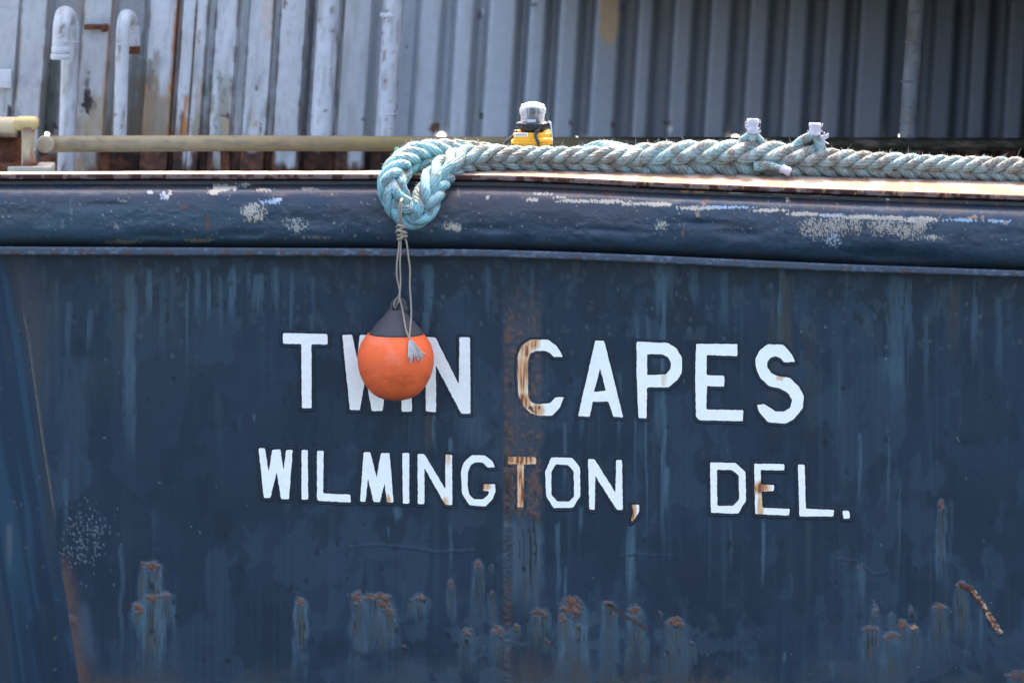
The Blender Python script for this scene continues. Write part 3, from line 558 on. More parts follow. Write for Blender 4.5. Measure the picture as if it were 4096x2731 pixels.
# cap plate on top
wob = 3.0 * (fbm(gx2 / 60, gx2 * 0, 4) - .5)
back_y = np.interp(gx2, [-1200, 0, 1400, 2000, 3000, 4096, 5300], [.045, .045, .07, .2, .42, .50, .52])
front = P(gx2, CF, -0.050 + bend)
capz = np.interp(gx2, [-1200, 1500, 2200, 3000, 5300], [0.0, 0.0, 0.02, 0.055, 0.06])      # slight camber inboard
lines = [P(gx2, lip + 10, -0.004 + bend), P(gx2, lip + 1 + wob, -0.044 + bend), P(gx2, lip + wob * 2 - 2, -0.052 + bend), P(gx2, CF + 4 + wob, -0.053 + bend), front]
cc_ = [np.tile((0.050, 0.038, 0.035), (len(gx2), 1)), np.tile((0.075, 0.048, 0.042), (len(gx2), 1)), np.tile((0.16, 0.105, 0.092), (len(gx2), 1)), np.tile((0.20, 0.13, 0.115), (len(gx2), 1)), np.tile((0.17, 0.11, 0.088), (len(gx2), 1))]
for f in np.linspace(0.06, 1, 16):
    p = front.copy(); p[:, 1] += f * (back_y + 0.050 - bend * 0); p[:, 2] += capz * f * (1 - .25 * f) + .0015 * (fbm(gx2 / 40, gx2 * 0 + f * 9, 1) - .5)
    lines.append(p)
    n_ = fbm(gx2 / 50, gx2 * 0 + f * 6, 2, 5)[:, None]
    cc_.append(np.array((0.190, 0.122, 0.088)) * (1 - ss(.48, .62, n_)) + np.array((0.29, 0.225, 0.180)) * ss(.45, .62, n_))
p = lines[-1].copy(); p[:, 2] -= 0.02; lines.append(p); cc_.append(np.tile((0.12, 0.06, 0.045), (len(gx2), 1)))
Cc = np.array(cc_); Xc = np.broadcast_to(gx2, Cc.shape[:2])
for r_ in (1, 2, 3):
    nn = fbm(gx2 / 35, gx2 * 0 + r_ * .4, 5, 5)
    Cc[r_] += (np.array((0.055, 0.022, 0.018)) - Cc[r_]) * (.9 * ss(.46, .56, nn))[:, None]
    nn = fbm(gx2 / 14, gx2 * 0 + r_ * .6, 1, 3); Cc[r_] += (np.array((0.40, 0.25, 0.10)) - Cc[r_]) * (.8 * ss(.70, .76, nn) * ss(2000, 2600, gx2))[:, None]
me = mesh('cap_rail', np.array(lines), gridF(*Xc.shape), False, Cc); link('cap_rail', me, M_CAP, boat)
def cap_z(px, y):
    """height of the cap at a design column and depth"""
    f = P(px, cap_f(px), -0.050); q = np.interp(px, gx2, back_y); t = np.clip((y + .05) / (q + .05), 0, 1)
    return f[..., 2] + np.interp(px, gx2, capz) * t * (1 - .25 * t)
# deck behind the cap and inner bulwark
V, F = bbox((0.3, 0.72, -0.25), (5.4, 0.9, 0.04)); link('deck', mesh('deck', V, F, False), M_DECK, boat)

# ------------------------------------------------------------------ lettering
R3 = lambda pts: [(1000 + x / 1.7425, 1250 + y / 1.7425) for x, y in pts]
R4 = lambda pts: [(2000 + x / 1.68, 1250 + y / 1.68) for x, y in pts]
LET = [('T', R3([(230,143),(538,150),(541,223),(428,220),(430,665),(362,665),(357,220),(230,216)]), None),
 ('W', R3([(643,157),(712,155),(748,325),(765,157),(855,158),(885,330),(915,160),(985,162),(924,685),(848,685),(806,440),(766,680),(696,678)]), None),
 ('I', R3([(1050,165),(1122,166),(1128,690),(1057,690)]), None),
 ('N', R3([(1220,170),(1293,175),(1456,500),(1460,172),(1533,174),(1536,705),(1472,703),(1296,368),(1297,692),(1227,688)]), None),
 ('C', R4([(422,298),(405,262),(380,225),(325,183),(205,183),(145,225),(120,285),(115,400),(125,560),(160,630),(205,675),(265,692),(350,692),(400,640),(430,568),(372,570),(335,610),(240,615),(208,600),(188,560),(187,320),(205,272),(245,256),(300,256),(335,270),(360,298)]), None),
 ('A', R4([(640,188),(700,190),(828,703),(762,700),(728,597),(622,597),(603,700),(525,695)]), R4([(673,375),(712,525),(630,533)])),
 ('P', R4([(918,197),(1130,205),(1185,240),(1222,300),(1222,400),(1190,455),(1130,503),(1010,500),(988,505),(985,710),(930,707),(918,400)]), R4([(988,280),(1090,280),(1130,300),(1150,340),(1145,380),(1115,415),(1060,418),(988,420)])),
 ('E', R4([(1318,210),(1597,212),(1595,292),(1388,285),(1388,420),(1508,425),(1506,498),(1390,492),(1387,652),(1635,655),(1632,730),(1340,722),(1318,700),(1312,430)]), None),
 ('S', R4([(1985,330),(1960,280),(1905,218),(1800,213),(1745,255),(1717,310),(1720,370),(1750,440),(1810,495),(1880,508),(1935,540),(1965,590),(1950,640),(1910,665),(1850,665),(1800,630),(1775,615),(1727,620),(1740,665),(1800,735),(1920,745),(1975,715),(2035,640),(2042,560),(2010,500),(1950,440),(1870,428),(1820,405),(1795,365),(1795,335),(1815,305),(1850,292),(1885,305),(1910,335)]), None),
 ('W', R3([(60,945),(103,945),(130,1108),(155,955),(212,953),(233,1100),(252,957),(297,957),(272,1300),(217,1298),(185,1112),(142,1290),(96,1290)]), None),
 ('I', R3([(360,957),(402,957),(405,1302),(360,1302)]), None),
 ('L', R3([(467,963),(513,963),(510,1260),(700,1268),(703,1322),(480,1310),(467,1300)]), None),
 ('M', R3([(792,972),(838,972),(883,1150),(912,980),(972,977),(1000,1322),(955,1322),(938,1190),(905,1320),(862,1318),(822,1155),(805,1318),(768,1315)]), None),
 ('I', R3([(1062,978),(1110,978),(1110,1330),(1065,1330)]), None),
 ('N', R3([(1168,985),(1215,985),(1362,1230),(1362,988),(1408,992),(1410,1340),(1362,1338),(1216,1082),(1215,1333),(1170,1333)]), None),
 ('G', R3([(1708,1078),(1690,1035),(1635,995),(1545,993),(1490,1045),(1470,1110),(1478,1260),(1530,1340),(1640,1350),(1690,1300),(1712,1245),(1708,1195),(1625,1195),(1622,1240),(1668,1243),(1660,1270),(1625,1300),(1560,1300),(1530,1270),(1517,1215),(1518,1110),(1540,1060),(1570,1042),(1625,1045),(1655,1078)]), None),
 ('T', R3([(1795,1003),(1993,1008),(1993,1055),(1908,1055),(1905,1355),(1865,1355),(1863,1055),(1795,1053)]), None),
 ('O', R4([(345,972),(485,975),(537,1040),(540,1230),(490,1310),(360,1312),(310,1230),(303,1070)]), R4([(375,1018),(455,1022),(495,1065),(498,1235),(465,1270),(385,1268),(345,1225),(345,1070)])),
 ('N', R4([(592,983),(635,985),(777,1210),(780,990),(820,990),(825,1325),(785,1323),(640,1095),(637,1325),(600,1320)]), None),
 (',', R4([(885,1290),(935,1290),(935,1335),(905,1385),(885,1405),(883,1385),(895,1335)]), None),
 ('D', R4([(1412,1007),(1585,1010),(1650,1070),(1653,1260),(1600,1350),(1418,1343)]), R4([(1458,1055),(1560,1057),(1605,1095),(1607,1255),(1565,1298),(1460,1298)])),
 ('E', R4([(1708,1015),(1912,1018),(1910,1060),(1752,1055),(1752,1155),(1843,1158),(1840,1198),(1757,1200),(1765,1312),(1948,1318),(1942,1362),(1715,1352)]), None),
 ('L', R4([(2003,1020),(2048,1022),(2055,1318),(2245,1325),(2240,1368),(2012,1368)]), None),
 ('.', [(3370,2042),(3396,2042),(3400,2072),(3374,2074)], None)]
def rough_poly(pts, step=9, amp=1.0, rnd=5):
    """rounded corners and a brushy, hand painted edge"""
    p = np.array(pts, float); n_ = len(p); out = []
    for i in range(n_):
        a, b, d = p[i - 1], p[i], p[(i + 1) % n_]
        la = np.linalg.norm(a - b); ld = np.linalg.norm(d - b); r = min(rnd, la * .3, ld * .3)
        q0 = b + (a - b) / la * r; q1 = b + (d - b) / ld * r
        for t in (0, .5, 1): out.append((1 - t) ** 2 * q0 + 2 * t * (1 - t) * b + t * t * q1)
    out = np.array(out); res = []
    for i in range(len(out)):
        a, b = out[i], out[(i + 1) % len(out)]; l = np.linalg.norm(b - a); k = max(1, int(l / step)); nrm = np.array((b[1] - a[1], a[0] - b[0])) / max(l, 1e-6)
        for j in range(k):
            q = a + (b - a) * j / k
            res.append(q + (nrm * amp * (RNG.rand() - .5) * 2 if k > 1 else 0))
    return np.array(res)
def area(p): x, y = p[:, 0], p[:, 1]; return .5 * np.sum(x * np.roll(y, -1) - np.roll(x, -1) * y)
def offset(pts, d):
    p = np.array(pts, float); 
    if area(p) < 0: p = p[::-1]
    n_ = len(p); out = []
    for i in range(n_):
        a, b, c2 = p[i - 1], p[i], p[(i + 1) % n_]
        e1 = (b - a) / np.linalg.norm(b - a); e2 = (c2 - b) / np.linalg.norm(c2 - b)
        n1 = np.array((e1[1], -e1[0])); n2 = np.array((e2[1], -e2[0])); m_ = n1 + n2; k = 1 + np.dot(n1, n2)
        out.append(b + m_ * d / max(k, .45))
    return np.array(out)
M_BEAD = mat('navy_weld_bead', (0.0095, 0.016, 0.027), 0.4, nscale=200, namt=0.3, bump=0.001, bscale=200)
for ch, outer, inner in LET:
    bm = bmesh.new(); loops = [rough_poly(outer)] + ([rough_poly(inner)] if inner else [])
    top = []
    es = []
    for lp in loops:
        vs = [bm.verts.new(P(q[0], q[1], -0.0058)) for q in lp]
        es += [bm.edges.new((vs[i], vs[(i + 1) % len(vs)])) for i in range(len(vs))]
    bmesh.ops.triangle_fill(bm, use_beauty=True, use_dissolve=False, edges=es)
    r = bmesh.ops.extrude_face_region(bm, geom=bm.faces[:])
    for g in r['geom']:
        if isinstance(g, bmesh.types.BMVert): g.co.y += 0.008
    bmesh.ops.recalc_face_normals(bm, faces=bm.faces[:])
    me = bpy.data.meshes.new('letter'); bm.to_mesh(me); bm.free()
    lo = link('letter', me, M_LETTER, boat, {'C': 'white letter C streaked with rust'}.get(ch) or ('rust stained letter T' if ch == 'T' and outer[0][1] > 1700 else None))
    mb = MB()
    for lp in [outer] + ([inner] if inner else []):
        q = offset(lp, 9 if lp is outer else -7)
        q = resample(np.column_stack([np.vstack([q, q[:1]]), np.zeros(len(q) + 1)]), 9)[:, :2]
        q = q + RNG.uniform(-1.3, 1.3, q.shape)
        V, F, uv = tube(P(q[:, 0], q[:, 1], -0.0015), 0.0036 + 0.0010 * RNG.rand(len(q)), 6, ref=(0, 1, 0)); mb.add(V, F)
    mb.build('weld_outline', M_BEAD, lo)

# ------------------------------------------------------------------ mooring rope
rope = empty('mooring_rope', P(np.array(3000.), np.array(705.), .2), 'thick pale blue plaited mooring rope with an eye drooping over the boat edge', 'rope')
BLUE = np.array((0.235, 0.44, 0.45)); TEAL = np.array((0.22, 0.272, 0.245)); DIRT = np.array((0.150, 0.100, 0.075)); CHALK = np.array((0.52, 0.50, 0.44))
def rope_col(V, N, blue):
    x = V[:, 0] * 1000; z = V[:, 2] * 1000
    b = np.clip(blue, 0, 1)[:, None]
    c = TEAL * (1 - b) + BLUE * b
    c = c * (0.8 + .4 * fbm(x / 40, z / 40, 2)[:, None])
    n_ = fbm(x / 30, z / 26, 4, 4); up_ = np.clip(-N[:, 1] * .5 + N[:, 2] * .6, 0, 1)
    m = .85 * ss(.45, .60, n_ + .08 * up_ - .09 * b[:, 0]) * (0.5 + .5 * up_)
    c = c + (DIRT - c) * np.clip(m, 0, 1)[:, None]
    m = .6 * ss(.45, .7, fbm(x / 22 + 40, z / 22, 6, 4)) * ss(.3, .9, up_)
    c = c + (CHALK - c) * m[:, None]
    return np.clip(c, .02, 1)
def strand_mb(mb, path, r, blue, n=10, fz=None):
    V, F, uv = tube(path, r, n, ref=(0, -1, 0.3))
    k = len(path); ctr = np.repeat(path, n, 0); N = V - ctr; N /= np.linalg.norm(N, axis=1)[:, None] + 1e-9
    bl = np.repeat(np.broadcast_to(blue, (k,)), n)
    mb.add(V, F, rope_col(V, N, bl), uv)
    if fz is not None:
        fz.append((V, N))
def braid(mb, path, scale, sign, blue, fz, cyc=0.37, A=0.0350, B=0.023, r=0.0178, ph=0.0, D0=(0, -0.94, -0.34), pair=0.17):
    s = np.concatenate([[0], np.cumsum(np.linalg.norm(np.diff(path, axis=0), axis=1))])
    T = np.gradient(path, axis=0); T /= np.linalg.norm(T, axis=1)[:, None]
    D = np.asarray(D0) - (T @ np.asarray(D0))[:, None] * T; D /= np.linalg.norm(D, axis=1)[:, None]
    Lt = np.cross(D, T)
    ds = np.gradient(s); th = np.cumsum(2 * math.pi * ds / (cyc * scale)) + ph
    for j in range(3):
        for p_ in range(2):
            a = sign * (th + 2 * math.pi * j / 3 + p_ * 2 * math.pi * pair)
            jit = 1 + .10 * (fbm(s * 9 + j * 13 + p_ * 5, s * 0, j) - .5)
            rr = r * scale * (1 + .16 * (vn(s * 14 + j * 7, s * 0 + p_, 3) - .5))
            q = path + (A * scale * jit * np.sin(a))[:, None] * Lt + (B * scale * np.sin(2 * a + .55 * sign * sign))[:, None] * D
            strand_mb(mb, q, rr, blue + .25 * (RNG.rand() - .5), 10, fz)
def fibres(mb, src, count, lmin, lmax, upmin=0.25, cols=((.62, .62, .55), (.45, .58, .6), (.5, .44, .36))):
    V = np.concatenate([a for a, _ in src]); N = np.concatenate([b for _, b in src])
    ok = np.where((N[:, 2] > upmin) & (np.abs(V[:, 0]) < 2.4))[0]
    for i in RNG.choice(ok, count):
        d = N[i] + RNG.normal(0, .45, 3); d /= np.linalg.norm(d); l = RNG.uniform(lmin, lmax) * (1 + (RNG.rand() < .06) * 1.3)
        a = V[i] - d * .002; e = a + d * l + RNG.normal(0, .18, 3) * l; mid = (a + e) / 2 + RNG.normal(0, .12, 3) * l
        sd = np.cross(d, (0, 1, 0)); sd = sd / (np.linalg.norm(sd) + 1e-9) * .00055
        sd2 = np.cross(d, sd); 
        mb.add([a - sd, a + sd, mid + sd * .8, mid - sd * .8, e, a + sd2, mid + sd2 * .8], [(0, 1, 2, 3), (3, 2, 4), (5, 0, 3, 6), (6, 3, 4)], cols[RNG.randint(len(cols))])
# left run with the eye: comes from the splice, drops over the edge, turns and climbs back behind itself
def pp(pts): return np.array([P(np.array(float(a)), np.array(float(b)), d) for a, b, d in pts])
eye_ctrl = pp([(2560, 650, .16), (2400, 644, .14), (2250, 641, .125), (2100, 640, .11), (1980, 638, .09), (1895, 640, .06), (1830, 655, 0.02), (1772, 692, -.06), (1735, 745, -.125), (1712, 795, -.16), (1690, 842, -.178),
               (1648, 864, -.182), (1608, 840, -.178), (1578, 792, -.170), (1572, 740, -.150), (1592, 688, -.09), (1632, 648, -.01), (1695, 622, .05), (1780, 612, .09), (1880, 612, .13), (1990, 620, .15)])
ep = resample(spline(eye_ctrl, 400), .005)
sx = (ep[:, 0] * 1000 + 2048)
sA = np.concatenate([[0], np.cumsum(np.linalg.norm(np.diff(ep, axis=0), axis=1))])
tail = ss(sA[-1] - .42, sA[-1] - .1, sA)
sc_ = np.interp(sx, [1600, 1850, 1950, 2250, 2560], [1.16, 1.18, 1.04, 1.0, 1.14]) * (1 - .22 * tail)
body = MB(); fz = []
braid(body, ep, sc_, -1, 1 - ss(1600, 1980, sx), fz, ph=.4)
body.build('eye_loop', M_ROPE, rope, label='blue drooping eye of the rope')
# right run: fat splice, then the plain rope
run_ctrl = pp([(2380, 652, .17), (2480, 650, .17), (2600, 646, .175), (2750, 642, .18), (2900, 640, .19), (3050, 643, .2), (3180, 648, .205), (3300, 655, .21), (3420, 661, .215), (3600, 669, .225), (3800, 676, .235), (4096, 684, .25), (4500, 699, .27), (5200, 722, .30)])
rp = resample(spline(run_ctrl, 400), .005); sx2 = rp[:, 0] * 1000 + 2048
sc2 = np.interp(sx2, [2380, 2500, 2700, 3100, 3250, 3400, 3700, 5200], [1.05, 1.24, 1.42, 1.42, 1.22, 1.07, .98, .94])
body2 = MB(); fz2 = []
braid(body2, rp, sc2, 1, .28 - .2 * ss(2600, 3400, sx2), fz2, ph=1.0, r=.0184)
body2.build('rope_run', M_ROPE, rope)
fb = MB(); fibres(fb, fz, 2600, .006, .019); fibres(fb, fz2, 3400, .006, .020)
fibres(fb, fz, 250, .005, .012, -.3); fibres(fb, fz2, 200, .005, .012, -.2)
# loose hump of doubled strands behind, brown chafed hump next to it
hm = MB(); fh = []
for k in range(4):
    strand_mb(hm, spline(pp([(2310 + 12 * k, 640, .24 + .01 * k), (2345 + 10 * k, 596 + 4 * k, .235), (2400 + 10 * k, 578 + 6 * k, .225 - .008 * k), (2470 + 6 * k, 584 + 7 * k, .22 - .008 * k), (2540, 606 + 6 * k, .22), (2600, 640, .22)]), 60), .0165, .65, 10, fh)
fibres(fb, fh, 160, .006, .018); hm.build('loose_strand', M_ROPE, rope, label='pale blue strand humped up behind the rope')
hm = MB(); fh = []
for k in range(3):
    strand_mb(hm, spline(pp([(2520, 620, .26), (2575, 594 + 5 * k, .255), (2630, 590 + 6 * k, .25), (2690, 610, .25), (2720, 640, .24)]), 50), .016, -.2, 10, fh)
V_ = hm.C; hm.C = [np.clip(c_ * (1.25, .72, .5), 0, 1) for c_ in V_]
fibres(fb, fh, 130, .006, .014, .25, ((.42, .22, .12), (.5, .34, .2))); hm.build('loose_strand', M_ROPE, rope, label='brown chafed strand behind the rope')
# spliced strand ends with white whippings
def strand_end(base_pts, tip0, tip1, rt, nleg, rleg, label=None, frays=6):
    mb = MB(); ff = []
    for bpt in base_pts:
        strand_mb(mb, spline(np.array([bpt[0], bpt[1], tip0]), 30), np.linspace(rleg, rt * .7, 31), .35, 10, ff)
    so_ = mb.build('strand_end', M_ROPE, rope, label=label)
    m2 = MB(); ax = tip1 - tip0; L_ = np.linalg.norm(ax)
    pts = tip0 + ax * np.linspace(-.12, 1, 12)[:, None]
    V, F, uv = tube(pts, rt * (1 + .05 * np.sin(np.arange(12) * .9) + .03 * RNG.normal(0, 1, 12)) * np.concatenate([np.ones(11), [.93]]), 14); V = V + RNG.normal(0, .0010, V.shape); m2.add(V, F)
    for k in range(frays * 2):
        a = RNG.uniform(0, 6.28); h = RNG.uniform(0, .9); p0 = tip0 + ax * h + np.array((math.cos(a), math.sin(a), 0)) * rt; d = np.array((math.cos(a), .3 * math.sin(a), RNG.uniform(-.2, .9))); 
        V, F, uv = tube(spline(np.array([p0, p0 + d * .005, p0 + d * .010 + (0, 0, RNG.uniform(-.004, .006))]), 8), [.0016] * 4 + [.001] * 4 + [.0006] if False else .0011, 5); m2.add(V, F)
    m2.build('whipping', M_TAPE, so_); fibres(fb, ff, 40, .005, .012)
t0 = P(np.array(3012.), np.array(530.), .215); t1 = P(np.array(3011.), np.array(476.), .22)
strand_end([(P(np.array(2935.), np.array(605.), .2), P(np.array(2975.), np.array(562.), .21)), (P(np.array(3010.), np.array(600.), .19), P(np.array(3008.), np.array(565.), .2)), (P(np.array(3080.), np.array(605.), .2), P(np.array(3040.), np.array(565.), .21))], t0, t1, .0235, 3, .02, 'upright strand end with white whipping', 12)
t0 = P(np.array(3258.), np.array(538.), .225); t1 = P(np.array(3261.), np.array(492.), .23)
strand_end([(P(np.array(3165.), np.array(610.), .21), P(np.array(3205.), np.array(565.), .22)), (P(np.array(3290.), np.array(615.), .2), P(np.array(3275.), np.array(570.), .212))], t0, t1, .0235, 2, .023, 'upright strand end with frayed white whipping', 14)
t0 = P(np.array(3130.), np.array(676.), .125); t1 = P(np.array(3160.), np.array(690.), .11)
strand_end([(P(np.array(3020.), np.array(668.), .15), P(np.array(3075.), np.array(664.), .135))], t0, t1, .0175, 1, .024, 'strand end lying on the cap with a white tip', 6)
tw = MB()                                                # white frayed tassel beside the second end
for k in range(16):
    a = P(np.array(3285.), np.array(545. + 4 * k), .205)
    V, F, uv = tube(spline(np.array([a, a + (.010 + .004 * RNG.rand(), -.004, .003), a + (.010 + .022 * RNG.rand() * (k < 7), -.005, .016 - .004 * k * RNG.rand())]), 10), .003, 5); tw.add(V, F)
tw.build('frayed_tape', M_TAPE, rope)
fr = fb.build('stray_fibres', M_FUZZ, rope, False); fr['kind'] = 'stuff'
# green thread curl at the eye
g_ = MB(); V, F, uv = tube(spline(pp([(1590, 640, -.03), (1585, 615, -.03), (1578, 598, -.03), (1590, 590, -.03), (1597, 600, -.03), (1588, 612, -.03)]), 30), .0012, 5); g_.add(V, F)
g_.build('loose_thread', mat('green_thread', (.12, .40, .33), .7), rope)

# ------------------------------------------------------------------ buoy
BY = -0.178
bc = P(np.array(1583.), np.array(1450.), BY)
buoy = empty('mooring_buoy', bc, 'orange ball buoy with dark grey neck hanging against the name', 'buoy')
prof = [(1603, 2), (1601, 28), (1594, 56), (1580, 84), (1560, 106), (1535, 124), (1505, 139), (1475, 148), (1445, 152), (1415, 151), (1390, 145), (1365, 134), (1345, 119), (1335, 111)]
ps = np.array(prof, float); zi = np.linspace(1603, 1335, 70); ri = np.interp(-zi, -ps[:, 0], ps[:, 1])
k_ = np.ones(5) / 5; r2 = np.convolve(np.pad(ri, 2, 'edge'), k_, 'valid'); r2[0] = 1
V, F = lathe([(r / 1000, (1450 - z) / 1000) for r, z in zip(r2, zi)], 64)
V = np.array(V); cb = np.ones((len(V), 3)) * (0.90, 0.150, 0.046)
pxv = V[:, 0] * 1000; pyv = -V[:, 2] * 1000
cb *= (.93 + .14 * fbm(pxv / 60, pyv / 60 + V[:, 1] * 20, 2))[:, None]
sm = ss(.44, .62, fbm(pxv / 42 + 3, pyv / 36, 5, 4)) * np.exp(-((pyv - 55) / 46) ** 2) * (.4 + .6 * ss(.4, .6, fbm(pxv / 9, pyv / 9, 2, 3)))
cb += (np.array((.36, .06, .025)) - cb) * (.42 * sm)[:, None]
cb += (np.array((.40, .09, .05)) - cb) * (.5 * ss(90, 150, pyv) )[:, None]  # shading of the underside painted into the vinyl colour
cb += (np.array((.90, .26, .16)) - cb) * (.35 * (ss(.45, .6, fbm(pxv / 90, pyv / 90, 1)) * (pxv < 20) * (pyv < 40)))[:, None]  # pink highlight painted on the upper left
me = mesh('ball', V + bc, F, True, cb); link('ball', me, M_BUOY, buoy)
tilt = Matrix.Rotation(math.radians(-2.0), 3, 'Y')
nk = [(1337, 110), (1325, 103), (1310, 92), (1295, 80), (1282, 68), (1270, 56), (1262, 50), (1255, 45), (1246, 37), (1238, 31)]
mb = MB(); V, F = lathe([(r / 1000, (1450 - z) / 1000) for z, r in nk], 48); mb.add(V + bc + (0.003, 0, 0), F)
# flat lug with a hole
lug_o = []; lug_i = []
for a in np.linspace(0, 2 * math.pi, 28, endpoint=False):
    sn = math.sin(a); cs_ = math.cos(a)
    lug_o.append(((1595 + 34 * cs_) if sn > -.2 else 1595 + 40 * cs_, 1226 - 38 * sn)); lug_i.append((1583 + 11 * cs_, 1232 - 14 * sn))
V = []; 
for d in (-.015, .015):
    for q in lug_o + lug_i: V.append(P(np.array(q[0]), np.array(q[1]), BY + d))
F = []
for i in range(28):
    j = (i + 1) % 28
    F += [(i, j, 28 + j, 28 + i), (56 + i, 84 + i, 84 + j, 56 + j), (i, 56 + i, 56 + j, j), (28 + i, 28 + j, 84 + j, 84 + i)]
mb.add(V, F); nko = mb.build('neck', M_BUOYCAP, buoy)
# ------------------------------------------------------------------ twine
tb = P(np.array(1606.), np.array(930.), -.20)
tw_root = empty('tie_twine', tb, 'grey knotted twine tying the orange buoy to the rope eye', 'twine')
mb = MB()
def tl(pts, r=.0036):
    V, F, uv = tube(spline(pp(pts), 60), r, 8); mb.add(V, F, uv=uv)
tl([(1608, 925, -.20), (1600, 880, -.232), (1598, 838, -.24), (1602, 805, -.235), (1612, 790, -.20), (1630, 800, -.16)])
tl([(1612, 925, -.20), (1606, 880, -.233), (1604, 838, -.241), (1606, 806, -.235), (1616, 792, -.20), (1632, 800, -.16)])
tl([(1598, 945, -.20), (1594, 1000, -.205), (1587, 1060, -.21), (1588, 1110, -.21), (1598, 1160, -.215), (1597, 1200, -.222), (1588, 1216, -.205), (1584, 1232, -.19), (1584, 1236, -.172)])
tl([(1604, 945, -.20), (1602, 1000, -.205), (1600, 1060, -.208), (1602, 1120, -.21), (1598, 1175, -.218), (1580, 1205, -.205), (1577, 1225, -.203), (1583, 1236, -.185)])
tl([(1598, 1190, -.222), (1610, 1240, -.225), (1618, 1285, -.25), (1624, 1318, -.275), (1634, 1345, -.295), (1640, 1358, -.303)])
tl([(1614, 940, -.20), (1626, 970, -.205), (1634, 1030, -.21), (1640, 1080, -.215), (1639, 1140, -.22), (1643, 1200, -.235), (1645, 1260, -.25), (1641, 1310, -.275), (1638, 1350, -.298), (1641, 1362, -.303)])
mb.build('twine_line', M_TWINE, tw_root)
mb = MB()
for k in range(5):
    y = 908 + 11 * k
    y += RNG.uniform(-4, 4); dx = RNG.uniform(-5, 5)
    tl([(1590 + dx, y, -.20), (1597 + dx, y - 3 + dx, -.222), (1610, y - 5 - dx, -.226 + .0005 * dx), (1621 + dx, y - 6 - dx, -.205), (1615, y - 2, -.185), (1600, y, -.185), (1590, y + 2, -.2)], .0056)
mb.build('knot', M_TWINE, tw_root)
M_FRAY = mat('pale_frayed_twine', (.52, .47, .42), .9, nscale=300, namt=.2)
for (x1, y1, x0) in [(1646, 1436, 1638), (1686, 1428, 1644)]:
    mb = MB()
    for k in range(26):
        ex = x1 + RNG.normal(0, 9); ey = y1 + RNG.normal(0, 8); dm = RNG.normal(0, 4)
        yb = BY - math.sqrt(max(.0004, .152 ** 2 - ((ex - 1583) / 1000) ** 2 - ((ey - 1450) / 1000) ** 2)) - .008
        V, F, uv = tube(spline(pp([(x0, 1358, -.303), ((x0 * .6 + ex * .4) + dm, 1390, yb * .5 - .152), (ex, ey, yb - .004 * RNG.rand())]), 10), .0015, 5); mb.add(V, F)
    mb.build('frayed_end', M_FRAY, tw_root)

# ------------------------------------------------------------------ marker lantern
LY = 0.30
def lp(x, y, d=LY): return P(np.array(float(x)), np.array(float(y)), d)
lc = lp(2127, 600); K = 1.0 + LY / 20
lan = empty('marker_lantern', lc, 'yellow battery marker lantern with clear lens standing behind the rope', 'lantern')
def up(y): return lp(2127, y)[2]
def bx_(x0, x1, y0, y1, dp, d=LY, bev=.006):
    a = lp(x0, y0, d); b = lp(x1, y1, d); return bbox(((a[0] + b[0]) / 2, d, (a[2] + b[2]) / 2), (abs(b[0] - a[0]), dp, abs(a[2] - b[2])), bev)
mb = MB(); mb.add(*bx_(2054, 2202, 526, 566, .125)); mb.add(*bx_(2045, 2210, 562, 571, .14, bev=.003)); mb.add(*bx_(2054, 2200, 569, 660, .12))
mb.add(*bx_(2140, 2209, 553, 568, .03, LY - .072, .004)); mb.add(*bx_(2172, 2200, 521, 530, .06, LY - .02, .003))
hs = mb.build('battery_case', M_YEL, lan, False)
st = bx_(2058, 2112, 532, 547, .003, LY - .0635, .0); me = mesh('sticker', *st, False); stk = link('sticker', me, M_WHITE, hs)
mb = MB()
for k in range(9):
    x = 2063 + 5 * k; mb.add(*bx_(x, x + 3.2, 536 + (k % 3), 543 - (k % 2), .0015, LY - .066, 0))
mb.build('print', M_INK, stk, False)
st = bx_(2146, 2184, 590, 604, .003, LY - .0615, .0); link('sticker', mesh('sticker', *st, False), M_WHITE, hs)
ctr = lp(2131, 500)
def ring(prof, n=48): return lathe([(r / 1000 * K, up(y) - ctr[2]) for y, r in prof], n, ctr)
mb = MB(); mb.add(*ring([(524, 48), (520, 52), (516, 56), (510, 58), (506, 58), (504, 62), (491, 62), (489, 58)]))
for k in range(22):
    a = k / 22 * 2 * math.pi; mb.add(*bbox((ctr[0] + .0635 * math.cos(a), ctr[1] + .0635 * math.sin(a), up(498)), (.006, .007, .013), .001, Matrix.Rotation(a, 3, 'Z')))
mb.build('collar', M_BLK, lan, False)
mb = MB(); mb.add(*ring([(489, 47.5), (470, 47.5), (459, 48), (455, 52), (448, 53.5), (438, 53.5), (431, 51), (426, 47), (425, 44)]))
mb.build('lens', M_LENS, lan)
mb = MB(); mb.add(*ring([(427, 45), (424, 47), (419, 46), (413, 30), (409, 16), (407, 4)]))
mb.build('lens_top', M_FROST, lan)
mb = MB(); mb.add(*ring([(488, 26), (462, 26), (461, 20), (458, 20), (458, 13), (431, 13)], 24))
for k in range(9):
    a = k / 9 * 2 * math.pi; mb.add(*bbox((ctr[0] + .024 * math.cos(a), ctr[1] + .024 * math.sin(a), up(446)), (.004, .004, .026), 0))
mb.build('lamp_core', mat('lamp_core_plastic', (.09, .095, .09), .35), lan)
mb = MB(); mb.add(*bx_(2108, 2144, 479, 490, .002, LY - .030, 0)); mb.build('data_plate', M_WHITE, lan, False)
mb = MB(); V, F, uv = tube(spline(np.array([lp(2188, 490, LY - .01), lp(2198, 488, LY - .02), lp(2203, 500, LY - .05), lp(2209, 560, LY - .06), lp(2206, 572, LY - .06)]), 40), .0032, 8); mb.add(V, F); mb.build('wire_bail', M_STEEL, lan)
